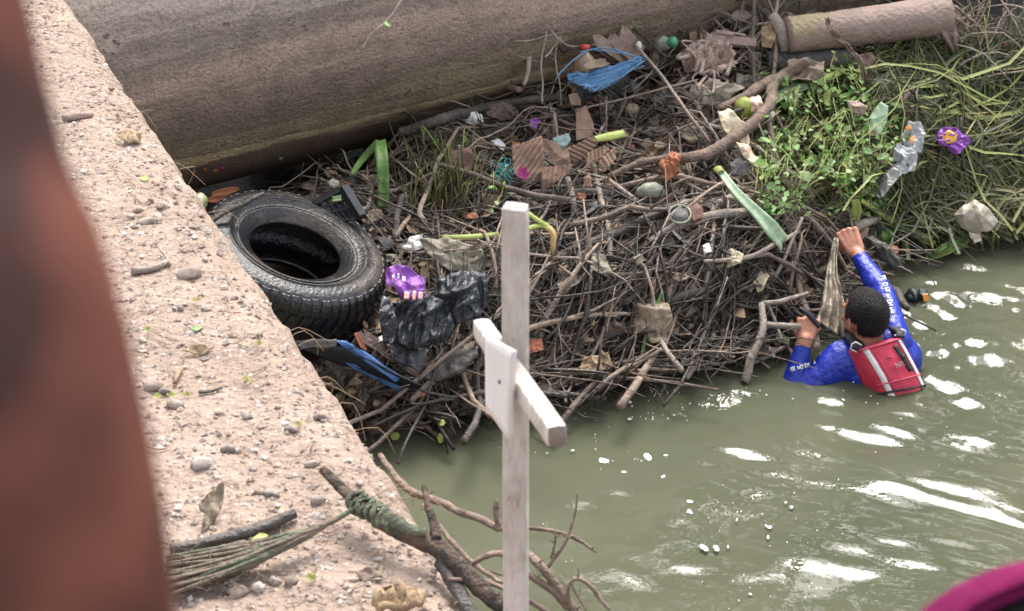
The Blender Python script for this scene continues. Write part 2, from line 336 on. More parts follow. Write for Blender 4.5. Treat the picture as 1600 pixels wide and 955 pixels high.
# --- water: real waves, murky olive, smooth enough to mirror the sky
def build_water():
    xs = np.concatenate([np.linspace(-14, -2.2, 20)[:-1], np.arange(-2.2, 3.6, .016), np.linspace(3.6, 18, 24)[1:]])
    ys = np.concatenate([np.linspace(-8, 4.6, 24)[:-1], np.arange(4.6, 10.0, .016), np.linspace(10, 30, 24)[1:]])
    X, Y = np.meshgrid(xs, ys)
    rs = np.random.RandomState(5)
    Z = np.zeros_like(X)
    # gentle wave trains from several directions, wandering in phase so that crests break up
    wob = .25 * np.sin(1.3 * X + .7 * Y) + .2 * np.sin(-.9 * X + 1.7 * Y + 1) + .12 * np.sin(3.1 * X + 2.3 * Y)
    for wl, amp, n in ((.95, .0062, 5), (.46, .0040, 7), (.22, .0014, 8), (.10, .00062, 10)):
        for _ in range(n):
            a = rs.normal(1.75, .55); k = 2 * np.pi / (wl * rs.uniform(.75, 1.3)); ph = rs.uniform(0, 6.28)
            Z += amp * np.sin(k * (X * np.cos(a) + Y * np.sin(a) + wob * rs.uniform(.3, .8)) + ph) * (.6 + .6 * np.sin(rs.uniform(.6, 1.6) * X + rs.uniform(.6, 1.6) * Y + ph))
    lvl = np.clip(.16 + .52 * X, .13, .9)          # calm by the ledge, livelier out in the stream
    Z *= lvl
    mx, my = MAN0.x, MAN0.y                                  # rings the swimmer pushes out
    r = np.hypot(X - mx, Y - my); th = np.arctan2(Y - my, X - mx)
    Z += .006 * np.exp(-r / .5) * np.sin(2 * np.pi * r / .17 + 1.2 * np.sin(3 * th) + .7 * np.sin(7 * th)) * (.5 + .5 * np.sin(2 * th + .5))
    r2 = np.hypot(X - mx - .33, (Y - my - .3) * .8)          # churned patch beside the right arm
    ch = np.exp(-(r2 / .36) ** 2)
    Z += ch * (.0045 * np.sin(30 * X + 22 * Y + 3 * np.sin(6 * Y + 3 * X)) + .0035 * np.sin(-22 * X + 47 * Y + 3 * np.sin(9 * X + 2)) + .0022 * np.sin(81 * X + 47 * Y + 3 * np.sin(13 * Y)) + .0014 * np.sin(-120 * X + 90 * Y))
    inside = (X > -2.2) & (X < 3.6) & (Y > 4.6) & (Y < 10.0)
    Z = np.where(inside, Z, 0)
    ny, nx = X.shape
    vs = np.stack([X, Y, Z], -1).reshape(-1, 3)
    i = np.arange(ny - 1)[:, None] * nx + np.arange(nx - 1)[None]
    fs = np.stack([i, i + 1, i + nx + 1, i + nx], -1).reshape(-1, 4)
    me = bpy.data.meshes.new('water'); me.vertices.add(len(vs)); me.vertices.foreach_set('co', vs.ravel())
    me.loops.add(fs.size); me.loops.foreach_set('vertex_index', fs.ravel().astype(np.int32))
    me.polygons.add(len(fs)); me.polygons.foreach_set('loop_start', np.arange(0, fs.size, 4, dtype=np.int32))
    me.polygons.foreach_set('use_smooth', np.ones(len(fs), bool)); me.update(); me.validate()
    m = bpy.data.materials.new('water'); m.use_nodes = True; t = m.node_tree; N = t.nodes; L = t.links; b = N['Principled BSDF']
    tc = N.new('ShaderNodeTexCoord'); nz = N.new('ShaderNodeTexNoise'); nz.inputs['Scale'].default_value = 1.1; nz.inputs['Detail'].default_value = 3
    L.new(tc.outputs['Object'], nz.inputs[0]); rp = N.new('ShaderNodeValToRGB'); e = rp.color_ramp.elements
    e[0].position = .35; e[0].color = (.090, .097, .062, 1); e[1].position = .68; e[1].color = (.128, .132, .085, 1)
    L.new(nz.outputs[0], rp.inputs[0]); L.new(rp.outputs[0], b.inputs['Base Color'])
    b.inputs['Roughness'].default_value = .01; b.inputs['IOR'].default_value = 1.333
    n2 = N.new('ShaderNodeTexNoise'); n2.inputs['Scale'].default_value = 26; n2.inputs['Detail'].default_value = 3
    L.new(tc.outputs['Object'], n2.inputs[0]); bp = N.new('ShaderNodeBump'); bp.inputs['Strength'].default_value = .10; bp.inputs['Distance'].default_value = .006
    L.new(n2.outputs[0], bp.inputs['Height']); L.new(bp.outputs[0], b.inputs['Normal'])
    tr = N.new('ShaderNodeBsdfTransparent'); tr.inputs[0].default_value = (.75, .75, .5, 1); mx_ = N.new('ShaderNodeMixShader'); mx_.inputs[0].default_value = .17
    L.new(b.outputs[0], mx_.inputs[1]); L.new(tr.outputs[0], mx_.inputs[2]); L.new(mx_.outputs[0], N['Material Output'].inputs[0])
    me.materials.append(m)
    o = bpy.data.objects.new('water', me); col.objects.link(o); tag(o, kind='structure')
MAN0 = atz(1395, 600, 0)
build_water()

# --- river bed and the muddy bank under the debris
def build_bank():
    xs = np.concatenate([np.linspace(-9, -2.6, 16)[:-1], np.arange(-2.6, 3.6, .06), np.linspace(3.6, 14, 20)[1:]])
    ys = np.concatenate([np.linspace(-4, 5.6, 14)[:-1], np.arange(5.6, 11.5, .06), np.linspace(11.5, 26, 20)[1:]])
    mb = MB(); rows = []
    for y in ys:
        rows.append([V((x, y, min(hgt(x, y) - .07 * max(0, min(1, (hgt(x, y) - .08) / .1)), 2.4) if y > 5.6 else -.9)) for x in xs])
    mb.grid(rows)
    tag(mb.build('mud_bank', 'mud'), kind='structure')
build_bank()

# --- old concrete pipe, big and round, stained by the water
PA = math.radians(58); pdir = V((math.sin(PA), math.cos(PA), 0))
PR = .92
tp = atY(420, 268, 8.0); vd = (tp - CAM).normalized()
pn = pdir.cross(vd).normalized()
if pn.z < 0: pn = -pn
paxis = tp + pn * PR
def build_pipe():
    mb = MB(); n = 96; L0, L1 = -1.9, 9.0; seg = 90; rows = []
    for i in range(seg + 1):
        s = L0 + (L1 - L0) * i / seg; row = []
        for k in range(n):
            a = 2 * math.pi * k / n
            r = PR + .010 * noise.noise(V((s * 1.2, a * 2, 0))) + .004 * noise.noise(V((s * 7, a * 9, 4)))
            row.append(V((s, math.cos(a) * r, math.sin(a) * r)))
        rows.append(row)
    mb.grid(rows, True)
    for s, rr in ((L0, rows[0]), (L1, rows[-1])):
        mb.add(rr, [tuple(range(n))])
    m = bpy.data.materials.new('stained_concrete'); m.use_nodes = True; t = m.node_tree; N = t.nodes; L = t.links; b = N['Principled BSDF']
    tc = N.new('ShaderNodeTexCoord'); sp = N.new('ShaderNodeSeparateXYZ'); L.new(tc.outputs['Object'], sp.inputs[0])
    def noi(scale, st, det=6, rough=.65):
        mp = N.new('ShaderNodeMapping'); mp.inputs['Scale'].default_value = st; L.new(tc.outputs['Object'], mp.inputs[0])
        q = N.new('ShaderNodeTexNoise'); q.inputs['Scale'].default_value = scale; q.inputs['Detail'].default_value = det; q.inputs['Roughness'].default_value = rough
        L.new(mp.outputs[0], q.inputs[0]); return q.outputs[0]
    def math_(op, a, bb, c=None):
        q = N.new('ShaderNodeMath'); q.operation = op
        for i, x in enumerate((a, bb, c)):
            if x is None: continue
            if isinstance(x, (int, float)): q.inputs[i].default_value = x
            else: L.new(x, q.inputs[i])
        return q.outputs[0]
    # height round the pipe as an angle (0 facing the river, + up), shifted by streaky noise: tide bands
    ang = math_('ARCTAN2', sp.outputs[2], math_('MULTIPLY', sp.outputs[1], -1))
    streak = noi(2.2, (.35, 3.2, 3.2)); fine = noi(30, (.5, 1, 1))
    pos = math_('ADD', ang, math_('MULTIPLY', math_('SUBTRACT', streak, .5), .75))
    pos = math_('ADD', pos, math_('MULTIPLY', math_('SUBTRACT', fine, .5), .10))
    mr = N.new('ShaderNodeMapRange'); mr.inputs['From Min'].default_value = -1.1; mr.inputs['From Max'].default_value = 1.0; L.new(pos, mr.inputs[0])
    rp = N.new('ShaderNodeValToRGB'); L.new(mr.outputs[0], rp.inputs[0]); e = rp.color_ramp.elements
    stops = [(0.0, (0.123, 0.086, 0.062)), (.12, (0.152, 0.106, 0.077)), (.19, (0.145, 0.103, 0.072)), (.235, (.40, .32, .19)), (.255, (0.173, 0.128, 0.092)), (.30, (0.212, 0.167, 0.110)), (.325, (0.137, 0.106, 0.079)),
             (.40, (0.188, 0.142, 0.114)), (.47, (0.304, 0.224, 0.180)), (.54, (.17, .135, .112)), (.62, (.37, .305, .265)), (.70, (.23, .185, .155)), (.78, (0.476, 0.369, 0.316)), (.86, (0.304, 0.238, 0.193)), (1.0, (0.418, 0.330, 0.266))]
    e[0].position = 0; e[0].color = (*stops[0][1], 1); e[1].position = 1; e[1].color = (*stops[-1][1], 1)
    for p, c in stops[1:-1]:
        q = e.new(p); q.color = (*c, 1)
    n3 = math_('ADD', math_('MULTIPLY', noi(9, (1, 1, 1)), .62), math_('MULTIPLY', noi(5, (2.2, .35, .35), 5), .38)); n4 = noi(75, (1, 1, 1), 3)
    hv = N.new('ShaderNodeHueSaturation'); L.new(rp.outputs[0], hv.inputs['Color'])
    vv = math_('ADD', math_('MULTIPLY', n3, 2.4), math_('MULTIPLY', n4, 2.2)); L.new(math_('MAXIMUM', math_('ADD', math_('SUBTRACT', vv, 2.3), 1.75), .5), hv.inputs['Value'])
    # pits where gravel dropped out
    vo = N.new('ShaderNodeTexVoronoi'); vo.inputs['Scale'].default_value = 24; wv = N.new('ShaderNodeVectorMath'); wv.operation = 'ADD'; wn = N.new('ShaderNodeTexNoise'); wn.inputs['Scale'].default_value = 40; L.new(tc.outputs['Object'], wn.inputs[0]); ws = N.new('ShaderNodeVectorMath'); ws.operation = 'SCALE'; ws.inputs['Scale'].default_value = .05; L.new(wn.outputs['Color'], ws.inputs[0]); L.new(tc.outputs['Object'], wv.inputs[0]); L.new(ws.outputs[0], wv.inputs[1]); L.new(wv.outputs[0], vo.inputs[0])
    pit = N.new('ShaderNodeMapRange'); pit.inputs['From Min'].default_value = .10; pit.inputs['From Max'].default_value = .30; L.new(vo.outputs['Distance'], pit.inputs[0])
    sel = N.new('ShaderNodeMapRange'); sel.inputs['From Min'].default_value = .56; sel.inputs['From Max'].default_value = .68; L.new(n3, sel.inputs[0])
    pm = math_('MAXIMUM', pit.outputs[0], math_('SUBTRACT', 1.0, sel.outputs[0]))
    mx = N.new('ShaderNodeMix'); mx.data_type = 'RGBA'; mx.inputs['A'].default_value = (.05, .042, .036, 1)
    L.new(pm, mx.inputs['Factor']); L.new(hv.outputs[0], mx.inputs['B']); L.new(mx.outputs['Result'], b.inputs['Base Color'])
    rr_ = N.new('ShaderNodeMapRange'); rr_.inputs['From Min'].default_value = -.6; rr_.inputs['From Max'].default_value = .2; rr_.inputs['To Min'].default_value = .4; rr_.inputs['To Max'].default_value = .75
    L.new(pos, rr_.inputs[0]); L.new(rr_.outputs[0], b.inputs['Roughness'])
    hgt_ = math_('ADD', math_('MULTIPLY', n4, .6), math_('ADD', math_('MULTIPLY', fine, .3), math_('MULTIPLY', pm, .9)))
    bp = N.new('ShaderNodeBump'); bp.inputs['Strength'].default_value = 1.0; bp.inputs['Distance'].default_value = .022; L.new(hgt_, bp.inputs['Height']); L.new(bp.outputs[0], b.inputs['Normal'])
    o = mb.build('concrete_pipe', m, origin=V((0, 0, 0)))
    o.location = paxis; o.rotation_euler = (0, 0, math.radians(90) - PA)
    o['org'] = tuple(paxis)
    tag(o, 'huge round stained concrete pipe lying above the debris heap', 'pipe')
build_pipe()

# --- the concrete ledge the photographer looks over, covered in pinkish dirt
E0 = PL(95, 0); E1 = PL(738, 955)             # inner edge line
O0 = PL(108, 0, -.05); O1 = PL(768, 955, -.05)
ed = (E1 - E0); ed.z = 0; ed.normalize(); en = V((-ed.y, ed.x, 0))     # ed runs towards the viewer
if en.x < 0: en = -en                                                   # en points out over the river
def edge_pt(s): return E0 + ed * s
def ledge_top(x, y):
    return ZL + .012 * fbm(x, y, 2.2, 1) + .008 * fbm(x, y, 9, 5) + .0055 * fbm(x, y, 30, 9, 3)
def build_ledge():
    mb = MB(); rows = []
    s = -2.2
    while s < 7.0:
        fine = .010 if -.6 < s < 3.2 else .12
        q = edge_pt(s); row = []
        wob = .007 * noise.noise(V((s * 3, 1, 0))) + .012 * noise.noise(V((s * 11, 2, 0))) + .006 * noise.noise(V((s * 37, 2, 0)))
        w = 0.03
        offs = [-3.2, -2.2, -1.6] + [-1.2 + .0125 * i for i in range(int(1.2 / .0125))]
        for o_ in offs:
            p = q + en * (o_ + wob * max(0, 1 + o_ / .25)); p.z = ledge_top(p.x, p.y) - .018 * max(0, 1 + o_ / .06) ** 2
            row.append(p)
        for dx, dz in ((.010, -.022), (.022, -.038), (.033, -.058), (.042, -.085), (.047, -.12), (.05, -.2), (.052, -.4), (.052, -1.2), (.052, -3.2)):
            p = q + en * (dx + wob + .006 * noise.noise(V((s * 21, dz * 40, 3)))); p.z = ZL + dz + .008 * noise.noise(V((s * 13, dz * 30, 8)))
            row.append(p)
        rows.append(row); s += fine
    mb.grid(rows)
    m = mat('pinkish_dirt', (.37, .283, .228), (.27, .203, .16), (.41, .325, .268), scale=9, rough=.95, bump=.75, bscale=70, spec=.2, dist=.02, detail=10)
    t = m.node_tree; N = t.nodes; L = t.links
    # flecks of pale grit and dark crumbs in the dirt
    b = N['Principled BSDF']; src = b.inputs['Base Color'].links[0].from_socket
    tc = N.new('ShaderNodeTexCoord'); vo = N.new('ShaderNodeTexVoronoi'); vo.inputs['Scale'].default_value = 95; L.new(tc.outputs['Object'], vo.inputs[0])
    cr = N.new('ShaderNodeMapRange'); cr.inputs['From Min'].default_value = .18; cr.inputs['From Max'].default_value = .3; L.new(vo.outputs['Distance'], cr.inputs[0])
    rp = N.new('ShaderNodeValToRGB'); e = rp.color_ramp.elements; e[0].color = (.10, .075, .06, 1); e[1].color = (.62, .52, .45, 1); e[0].position = .35; e[1].position = .6
    sp = N.new('ShaderNodeSeparateColor'); L.new(vo.outputs['Color'], sp.inputs[0]); L.new(sp.outputs[0], rp.inputs[0])
    g = N.new('ShaderNodeMath'); g.operation = 'GREATER_THAN'; g.inputs[1].default_value = .68; L.new(sp.outputs[1], g.inputs[0])
    k = N.new('ShaderNodeMath'); k.operation = 'SUBTRACT'; k.inputs[0].default_value = 1; L.new(cr.outputs[0], k.inputs[1])
    k2 = N.new('ShaderNodeMath'); k2.operation = 'MULTIPLY'; L.new(k.outputs[0], k2.inputs[0]); L.new(g.outputs[0], k2.inputs[1])
    mx = N.new('ShaderNodeMix'); mx.data_type = 'RGBA'; L.new(k2.outputs[0], mx.inputs['Factor']); L.new(src, mx.inputs['A']); L.new(rp.outputs[0], mx.inputs['B'])
    L.new(mx.outputs['Result'], b.inputs['Base Color'])
    o = mb.build('concrete_ledge', m, origin=V((edge_pt(1).x, edge_pt(1).y, 0)))
    tag(o, 'dirt covered concrete ledge running away along the left of the river', 'ledge')
build_ledge()

# grit and stones on the ledge
def on_ledge(u, v, lift=0):
    p = PL(u, v); p.z = ledge_top(p.x, p.y) + lift; return p
def build_grit():
    mb = MB()
    for _ in range(15000):
        s = U(-.5, 2.9); o_ = -abs(G(0, .55)); p = edge_pt(s) + en * (o_ + .012)
        if o_ < -1.15: continue
        if fbm(p.x, p.y, 2.1, 31, 2) < U(-.9, .35): continue
        p.z = ledge_top(p.x, p.y) + .001 - .018 * max(0, 1 + o_ / .06) ** 2
        r = .0018 + .0055 * R() ** 3
        ax = V((1, 0, 0)) * r * U(.7, 1.5); ay = V((0, 1, 0)) * r * U(.7, 1.3); az = V((U(-.3, .3), U(-.3, .3), 1)) * r * .7
        a = U(0, 6.3); ax, ay = ax * math.cos(a) + ay * math.sin(a), ay * math.cos(a) - ax * math.sin(a)
        mb.mi = 0 if R() < .55 else (1 if R() < .6 else 2)
        mb.add([p + ax, p + ay, p - ax * U(.7, 1.2), p - ay * U(.7, 1.2), p + az, p - az], [(0, 1, 4), (1, 2, 4), (2, 3, 4), (3, 0, 4), (1, 0, 5), (2, 1, 5), (3, 2, 5), (0, 3, 5)])
    tag(mb.build('grit', ['stone', 'stone_grey', 'stone_white'], smooth=False), kind='stuff')
    mb = MB()                               # dry straw and bits of stalk
    for _ in range(420):
        s = U(-.3, 2.9); p = edge_pt(s) + en * (-abs(G(0, .4)) - .01); a = U(0, 6.3); l = U(.008, .045)
        pts = []
        for i in range(4):
            q = p + V((math.cos(a), math.sin(a), 0)) * l * (i / 3 - .5) + V((0, 0, 0)); a += U(-.25, .25)
            q.z = ledge_top(q.x, q.y) + .003 + .004 * R(); pts.append(q)
        mb.mi = 0 if R() < .6 else 1
        mb.tube(pts, U(.0006, .0013), 4)
    tag(mb.build('straw', ['tan_leaf', 'twig_pale']), kind='stuff')
build_grit()
STONES = []
def stone_mesh(seed, mats):
    mb = MB(); mb.ball((0, 0, 0), V((1, 0, 0)), V((0, .8, 0)), V((0, 0, .6)), 9, 6, .8, seed)
    me = bpy.data.meshes.new('stone')
    me.from_pydata([tuple(p) for p in mb.v], [], mb.f); me.materials.append(M[mats])
    bm = bmesh.new(); bm.from_mesh(me); bmesh.ops.remove_doubles(bm, verts=bm.verts, dist=1e-5); bm.to_mesh(me); bm.free()
    me.polygons.foreach_set('use_smooth', [True] * len(me.polygons)); return me
SM = [stone_mesh(3.1 * i + 1, ('stone', 'stone_grey', 'stone', 'stone_grey', 'stone')[i % 5]) for i in range(10)]
SMW = stone_mesh(50, 'stone_white')
LMP = [(296, 429, 'the long flat stone'), (229, 347, 'the brownish stone cluster'), (120, 183, 'the pinkish stick stub'), (202, 215, 'the pale crumpled leaf'), (268, 620, 'the three blossoms'), (404, 546, 'the single blossom near the edge'), (310, 550, 'the tan shredded leaf'), (357, 707, 'the dark oval stone'), (330, 795, 'the curled standing leaf'), (370, 845, 'the dark stick on the ledge'), (560, 835, 'the green rag'), (440, 885, 'the frayed rope'), (620, 945, 'the broken bark piece'), (487, 915, 'the largest blossom'), (467, 677, 'the blossom in mid ledge'), (308, 477, 'the blossom under the flat stone'), (500, 790, 'the charred stake tip'), (150, 60, 'the far end of the ledge'), (560, 740, 'the near ledge edge')]
def nearby(u, v):
    x, y, nm = min(LMP, key=lambda q: (q[0] - u) ** 2 + 1.6 * (q[1] - v) ** 2); dx, dy = u - x, v - y
    return ('well ' if abs(dx) + abs(dy) > 60 else 'just ') + (('right of' if dx > 0 else 'left of') if abs(dx) > 1.2 * abs(dy) else ('below' if dy > 0 else 'above')) + ' ' + nm
def pebble(u, v, wpx, hpx=None, rot=None, label=None, me=None, p=None):
    p = p or on_ledge(u, v); k = mpp(p); r = wpx * k / 2; h = (hpx or wpx * .6) * k / 2
    o = bpy.data.objects.new('pebble', me or random.choice(SM)); col.objects.link(o)
    o.location = p + V((0, 0, h * .45)); o.scale = (r, r * U(.75, 1.0), h * 1.4); o.rotation_euler = (U(-.2, .2), U(-.2, .2), rot if rot is not None else U(0, 6.3))
    tag(o, label or (('tiny ' if wpx < 9 else 'small ' if wpx < 15 else 'larger ') + ('grey' if 'grey' in o.data.materials[0].name else 'brownish') + ' pebble ' + nearby(u, v)), 'pebble', 'pebbles scattered on the dirt of the ledge')
pebble(296, 429, 46, 18, .35, 'long flat pale stone near the ledge edge beside the tyre', SM[0])
pebble(229, 347, 28, 15, 0, 'large brownish stone at the left of a stone cluster on the far ledge', SM[2])
for u, v, w_, h_ in ((252, 325, 20, 12), (247, 340, 24, 13), (216, 330, 16, 12), (237, 318, 14, 9)): pebble(u, v, w_, h_)
pebble(403, 919, 22, 20, 0, 'rounded whitish stone beside the rope bundle at the bottom of the ledge', SMW)
pebble(428, 909, 20, 17, 0, 'smooth grey stone just right of the whitish stone near the rope bundle', SM[1])
pebble(370, 922, 38, 26, 0, 'dark brown lump of stone under the frayed rope bundle', SM[4])
pebble(369, 884, 40, 20, 0, 'flat bluish grey stone lying above the rope bundle', SM[3])
pebble(357, 707, 24, 18, 0, 'dark grey oval stone among the grit in the middle of the ledge', SM[1])
pebble(487, 734, 20, 16, 0, 'rounded light stone right of the grit patch in the middle of the ledge', SM[2])
pebble(498, 790, 24, 20, 0, 'grey stone just left of the charred stake tip', SM[3])
pebble(316, 733, 34, 22, 0, 'pale blocky stone above the curled dry leaf', SM[3])
pebble(500, 661, 20, 14, 0, 'grey stone embedded close to the ledge edge', SM[1])
pebble(240, 606, 34, 20, 0, 'pinkish stone half hidden at the blurred arm', SM[0])
pebble(257, 612, 20, 12, 0, None, SM[1])
pebble(273, 635, 26, 18); pebble(386, 656, 22, 14); pebble(372, 708, 14, 12); pebble(455, 682, 20, 12, 0, None, SM[1]); pebble(405, 770, 20, 12)
pebble(425, 774, 26, 12, 0, None, SM[1]); pebble(365, 862, 14, 12); pebble(450, 802, 16, 12); pebble(552, 910, 18, 12); pebble(455, 913, 22, 16)
for _ in range(95):
    v = 20 + 930 * R() ** .8; ue = 95 + (738 - 95) * v / 955
    u = ue - 15 - abs(G(0, 130))
    if u < 60 + .2 * v: continue
    pebble(u, v, U(4, 12) if R() < .88 else U(12, 18))

# ================================================================== PEOPLE: one continuous body from tapered limbs
def limb_mesh(specs):
    """specs: ('c', p0, p1, r0, r1) tapered capsule or ('b', centre, ax, ay, az) ellipsoid -> MB of closed solids"""
    mb = MB()
    for s in specs:
        if s[0] == 'c':
            p0, p1, r0, r1 = V(s[1]), V(s[2]), s[3], s[4]
            d = (p1 - p0); L = max(d.length, 1e-5); d = d / L
            pts = []; rr = []
            for k in range(5):
                a = math.pi / 2 * (1 - k / 5); pts.append(p0 - d * r0 * math.sin(a)); rr.append(max(r0 * math.cos(a), r0 * .08))
            pts += [p0, p0.lerp(p1, .5), p1]; rr += [r0, (r0 + r1) / 2, r1]
            for k in range(1, 6):
                a = math.pi / 2 * k / 5; pts.append(p1 + d * r1 * math.sin(a)); rr.append(max(r1 * math.cos(a), r1 * .08))
            mb.tube(pts, rr, 16)
        else:
            mb.ball(s[1], s[2], s[3], s[4], 20, 14)
    return mb
def fuse(name, specs, voxel, smooth_it=6):
    mb = limb_mesh(specs)
    me = bpy.data.meshes.new('tmp'); me.from_pydata([tuple(p) for p in mb.v], [], mb.f)
    bm = bmesh.new(); bm.from_mesh(me); bmesh.ops.remove_doubles(bm, verts=bm.verts, dist=1e-5); bmesh.ops.recalc_face_normals(bm, faces=bm.faces); bm.to_mesh(me); bm.free()
    o = bpy.data.objects.new('tmp', me); col.objects.link(o)
    rm = o.modifiers.new('r', 'REMESH'); rm.mode = 'VOXEL'; rm.voxel_size = voxel; rm.use_smooth_shade = True
    sm = o.modifiers.new('s', 'SMOOTH'); sm.factor = .5; sm.iterations = smooth_it
    dg = bpy.context.evaluated_depsgraph_get(); ev = o.evaluated_get(dg)
    out = bpy.data.meshes.new_from_object(ev, depsgraph=dg)
    bpy.data.objects.remove(o); bpy.data.meshes.remove(me)
    out.name = name; return out
def paint_faces(me, mats, fn):
    n = len(me.polygons); c = np.empty(n * 3); me.polygons.foreach_get('center', c); c = c.reshape(-1, 3)
    me.materials.clear()
    for m in mats: me.materials.append(M[m])
    me.polygons.foreach_set('material_index', fn(c).astype(np.int32)); me.polygons.foreach_set('use_smooth', np.ones(n, bool))
def seg_dist(c, p0, p1):
    p0 = np.array(p0); d = np.array(p1) - p0; t = np.clip(((c - p0) @ d) / max(d @ d, 1e-9), 0, 1)
    return np.linalg.norm(c - p0 - t[:, None] * d, axis=1)
def to_object(name, me, parent, org):
    co = np.empty(len(me.vertices) * 3); me.vertices.foreach_get('co', co); co = co.reshape(-1, 3) - np.array(org)
    me.vertices.foreach_set('co', co.ravel()); me.update()
    o = bpy.data.objects.new(name, me); col.objects.link(o)
    if parent: o.parent = parent; o.location = V(org) - parent.location
    else: o.location = org
    o['org'] = tuple(org); return o

def fist(wrist, knuck, across, down, side, s=1.0):
    """hand closed round a stick. wrist, knuck: centre of wrist and of the knuckle row; across: unit vector from index to little finger;
    down: direction the fingers bend into; returns limb specs with palm, four bent fingers of unequal length, and the thumb"""
    sp = []; fwd = (knuck - wrist).normalized()
    for i in range(4):
        t = (i - 1.5) * .0205 * s
        kn = knuck + across * t + fwd * (.004, .007, .004, -.004)[i] * s
        sp.append(('c', wrist + across * t * .62, kn, .0150 * s, .0115 * s))
        l1, l2, l3 = [(.040, .026, .018), (.044, .029, .019), (.041, .027, .018), (.033, .021, .016)][i]
        a = kn + (fwd * .35 + down).normalized() * l1 * s + across * t * .02
        b = a + (down * .4 - fwd * 1.0).normalized() * l2 * s
        c = b + (-down * .55 - fwd * .8).normalized() * l3 * s
        sp += [('c', kn, a, .0102 * s, .0092 * s), ('c', a, b, .0092 * s, .0084 * s), ('c', b, c, .0084 * s, .0072 * s), ('b', kn - down * .004 * s, across * .0098 * s, fwd * .0105 * s, down * .010 * s)]
    # thumb leaves the index side of the palm near its base and closes across the fingers
    ib = wrist - across * .022 * s + fwd * .022 * s + down * .010 * s
    t1 = ib - across * .020 * s + fwd * .026 * s + down * .018 * s
    t2 = t1 + across * .004 * s + fwd * .018 * s + down * .024 * s
    t3 = t2 + across * .016 * s - fwd * .002 * s + down * .014 * s
    sp += [('c', ib, t1, .0145 * s, .0118 * s), ('c', t1, t2, .0112 * s, .0102 * s), ('c', t2, t3, .0102 * s, .0082 * s)]
    return sp

def head_specs(c, fd, up, s=1.0):
    """skull, jaw, face features; fd is where the face looks"""
    lf = up.cross(fd).normalized()
    sp = [('b', c + up * .018 * s - fd * .008 * s, lf * .077 * s, fd * .097 * s, up * .098 * s),
          ('b', c - up * .045 * s + fd * .030 * s, lf * .060 * s, fd * .060 * s, up * .070 * s),
          ('b', c - up * .090 * s + fd * .062 * s, lf * .030 * s, fd * .024 * s, up * .022 * s),
          ('c', c + up * .008 * s + fd * .086 * s, c - up * .030 * s + fd * .108 * s, .009 * s, .014 * s),      # nose
          ('b', c - up * .062 * s + fd * .085 * s, lf * .026 * s, fd * .010 * s, up * .010 * s),                 # lips
          ('b', c + up * .024 * s + fd * .078 * s, lf * .052 * s, fd * .016 * s, up * .010 * s)]                 # brow
    for q in (-1, 1):
        e = c + lf * q * .076 * s - fd * .002 * s - up * .012 * s
        sp += [('b', e, (lf * q * .5 - fd).normalized() * .017 * s, lf * q * .010 * s + fd * .002, up * .031 * s),
               ('b', e - up * .024 * s + fd * .003 * s, fd * .010 * s, lf * .007 * s, up * .011 * s),
               ('b', c + lf * q * .042 * s + fd * .062 * s - up * .022 * s, lf * .022 * s, fd * .018 * s, up * .018 * s)]   # cheek
    return sp

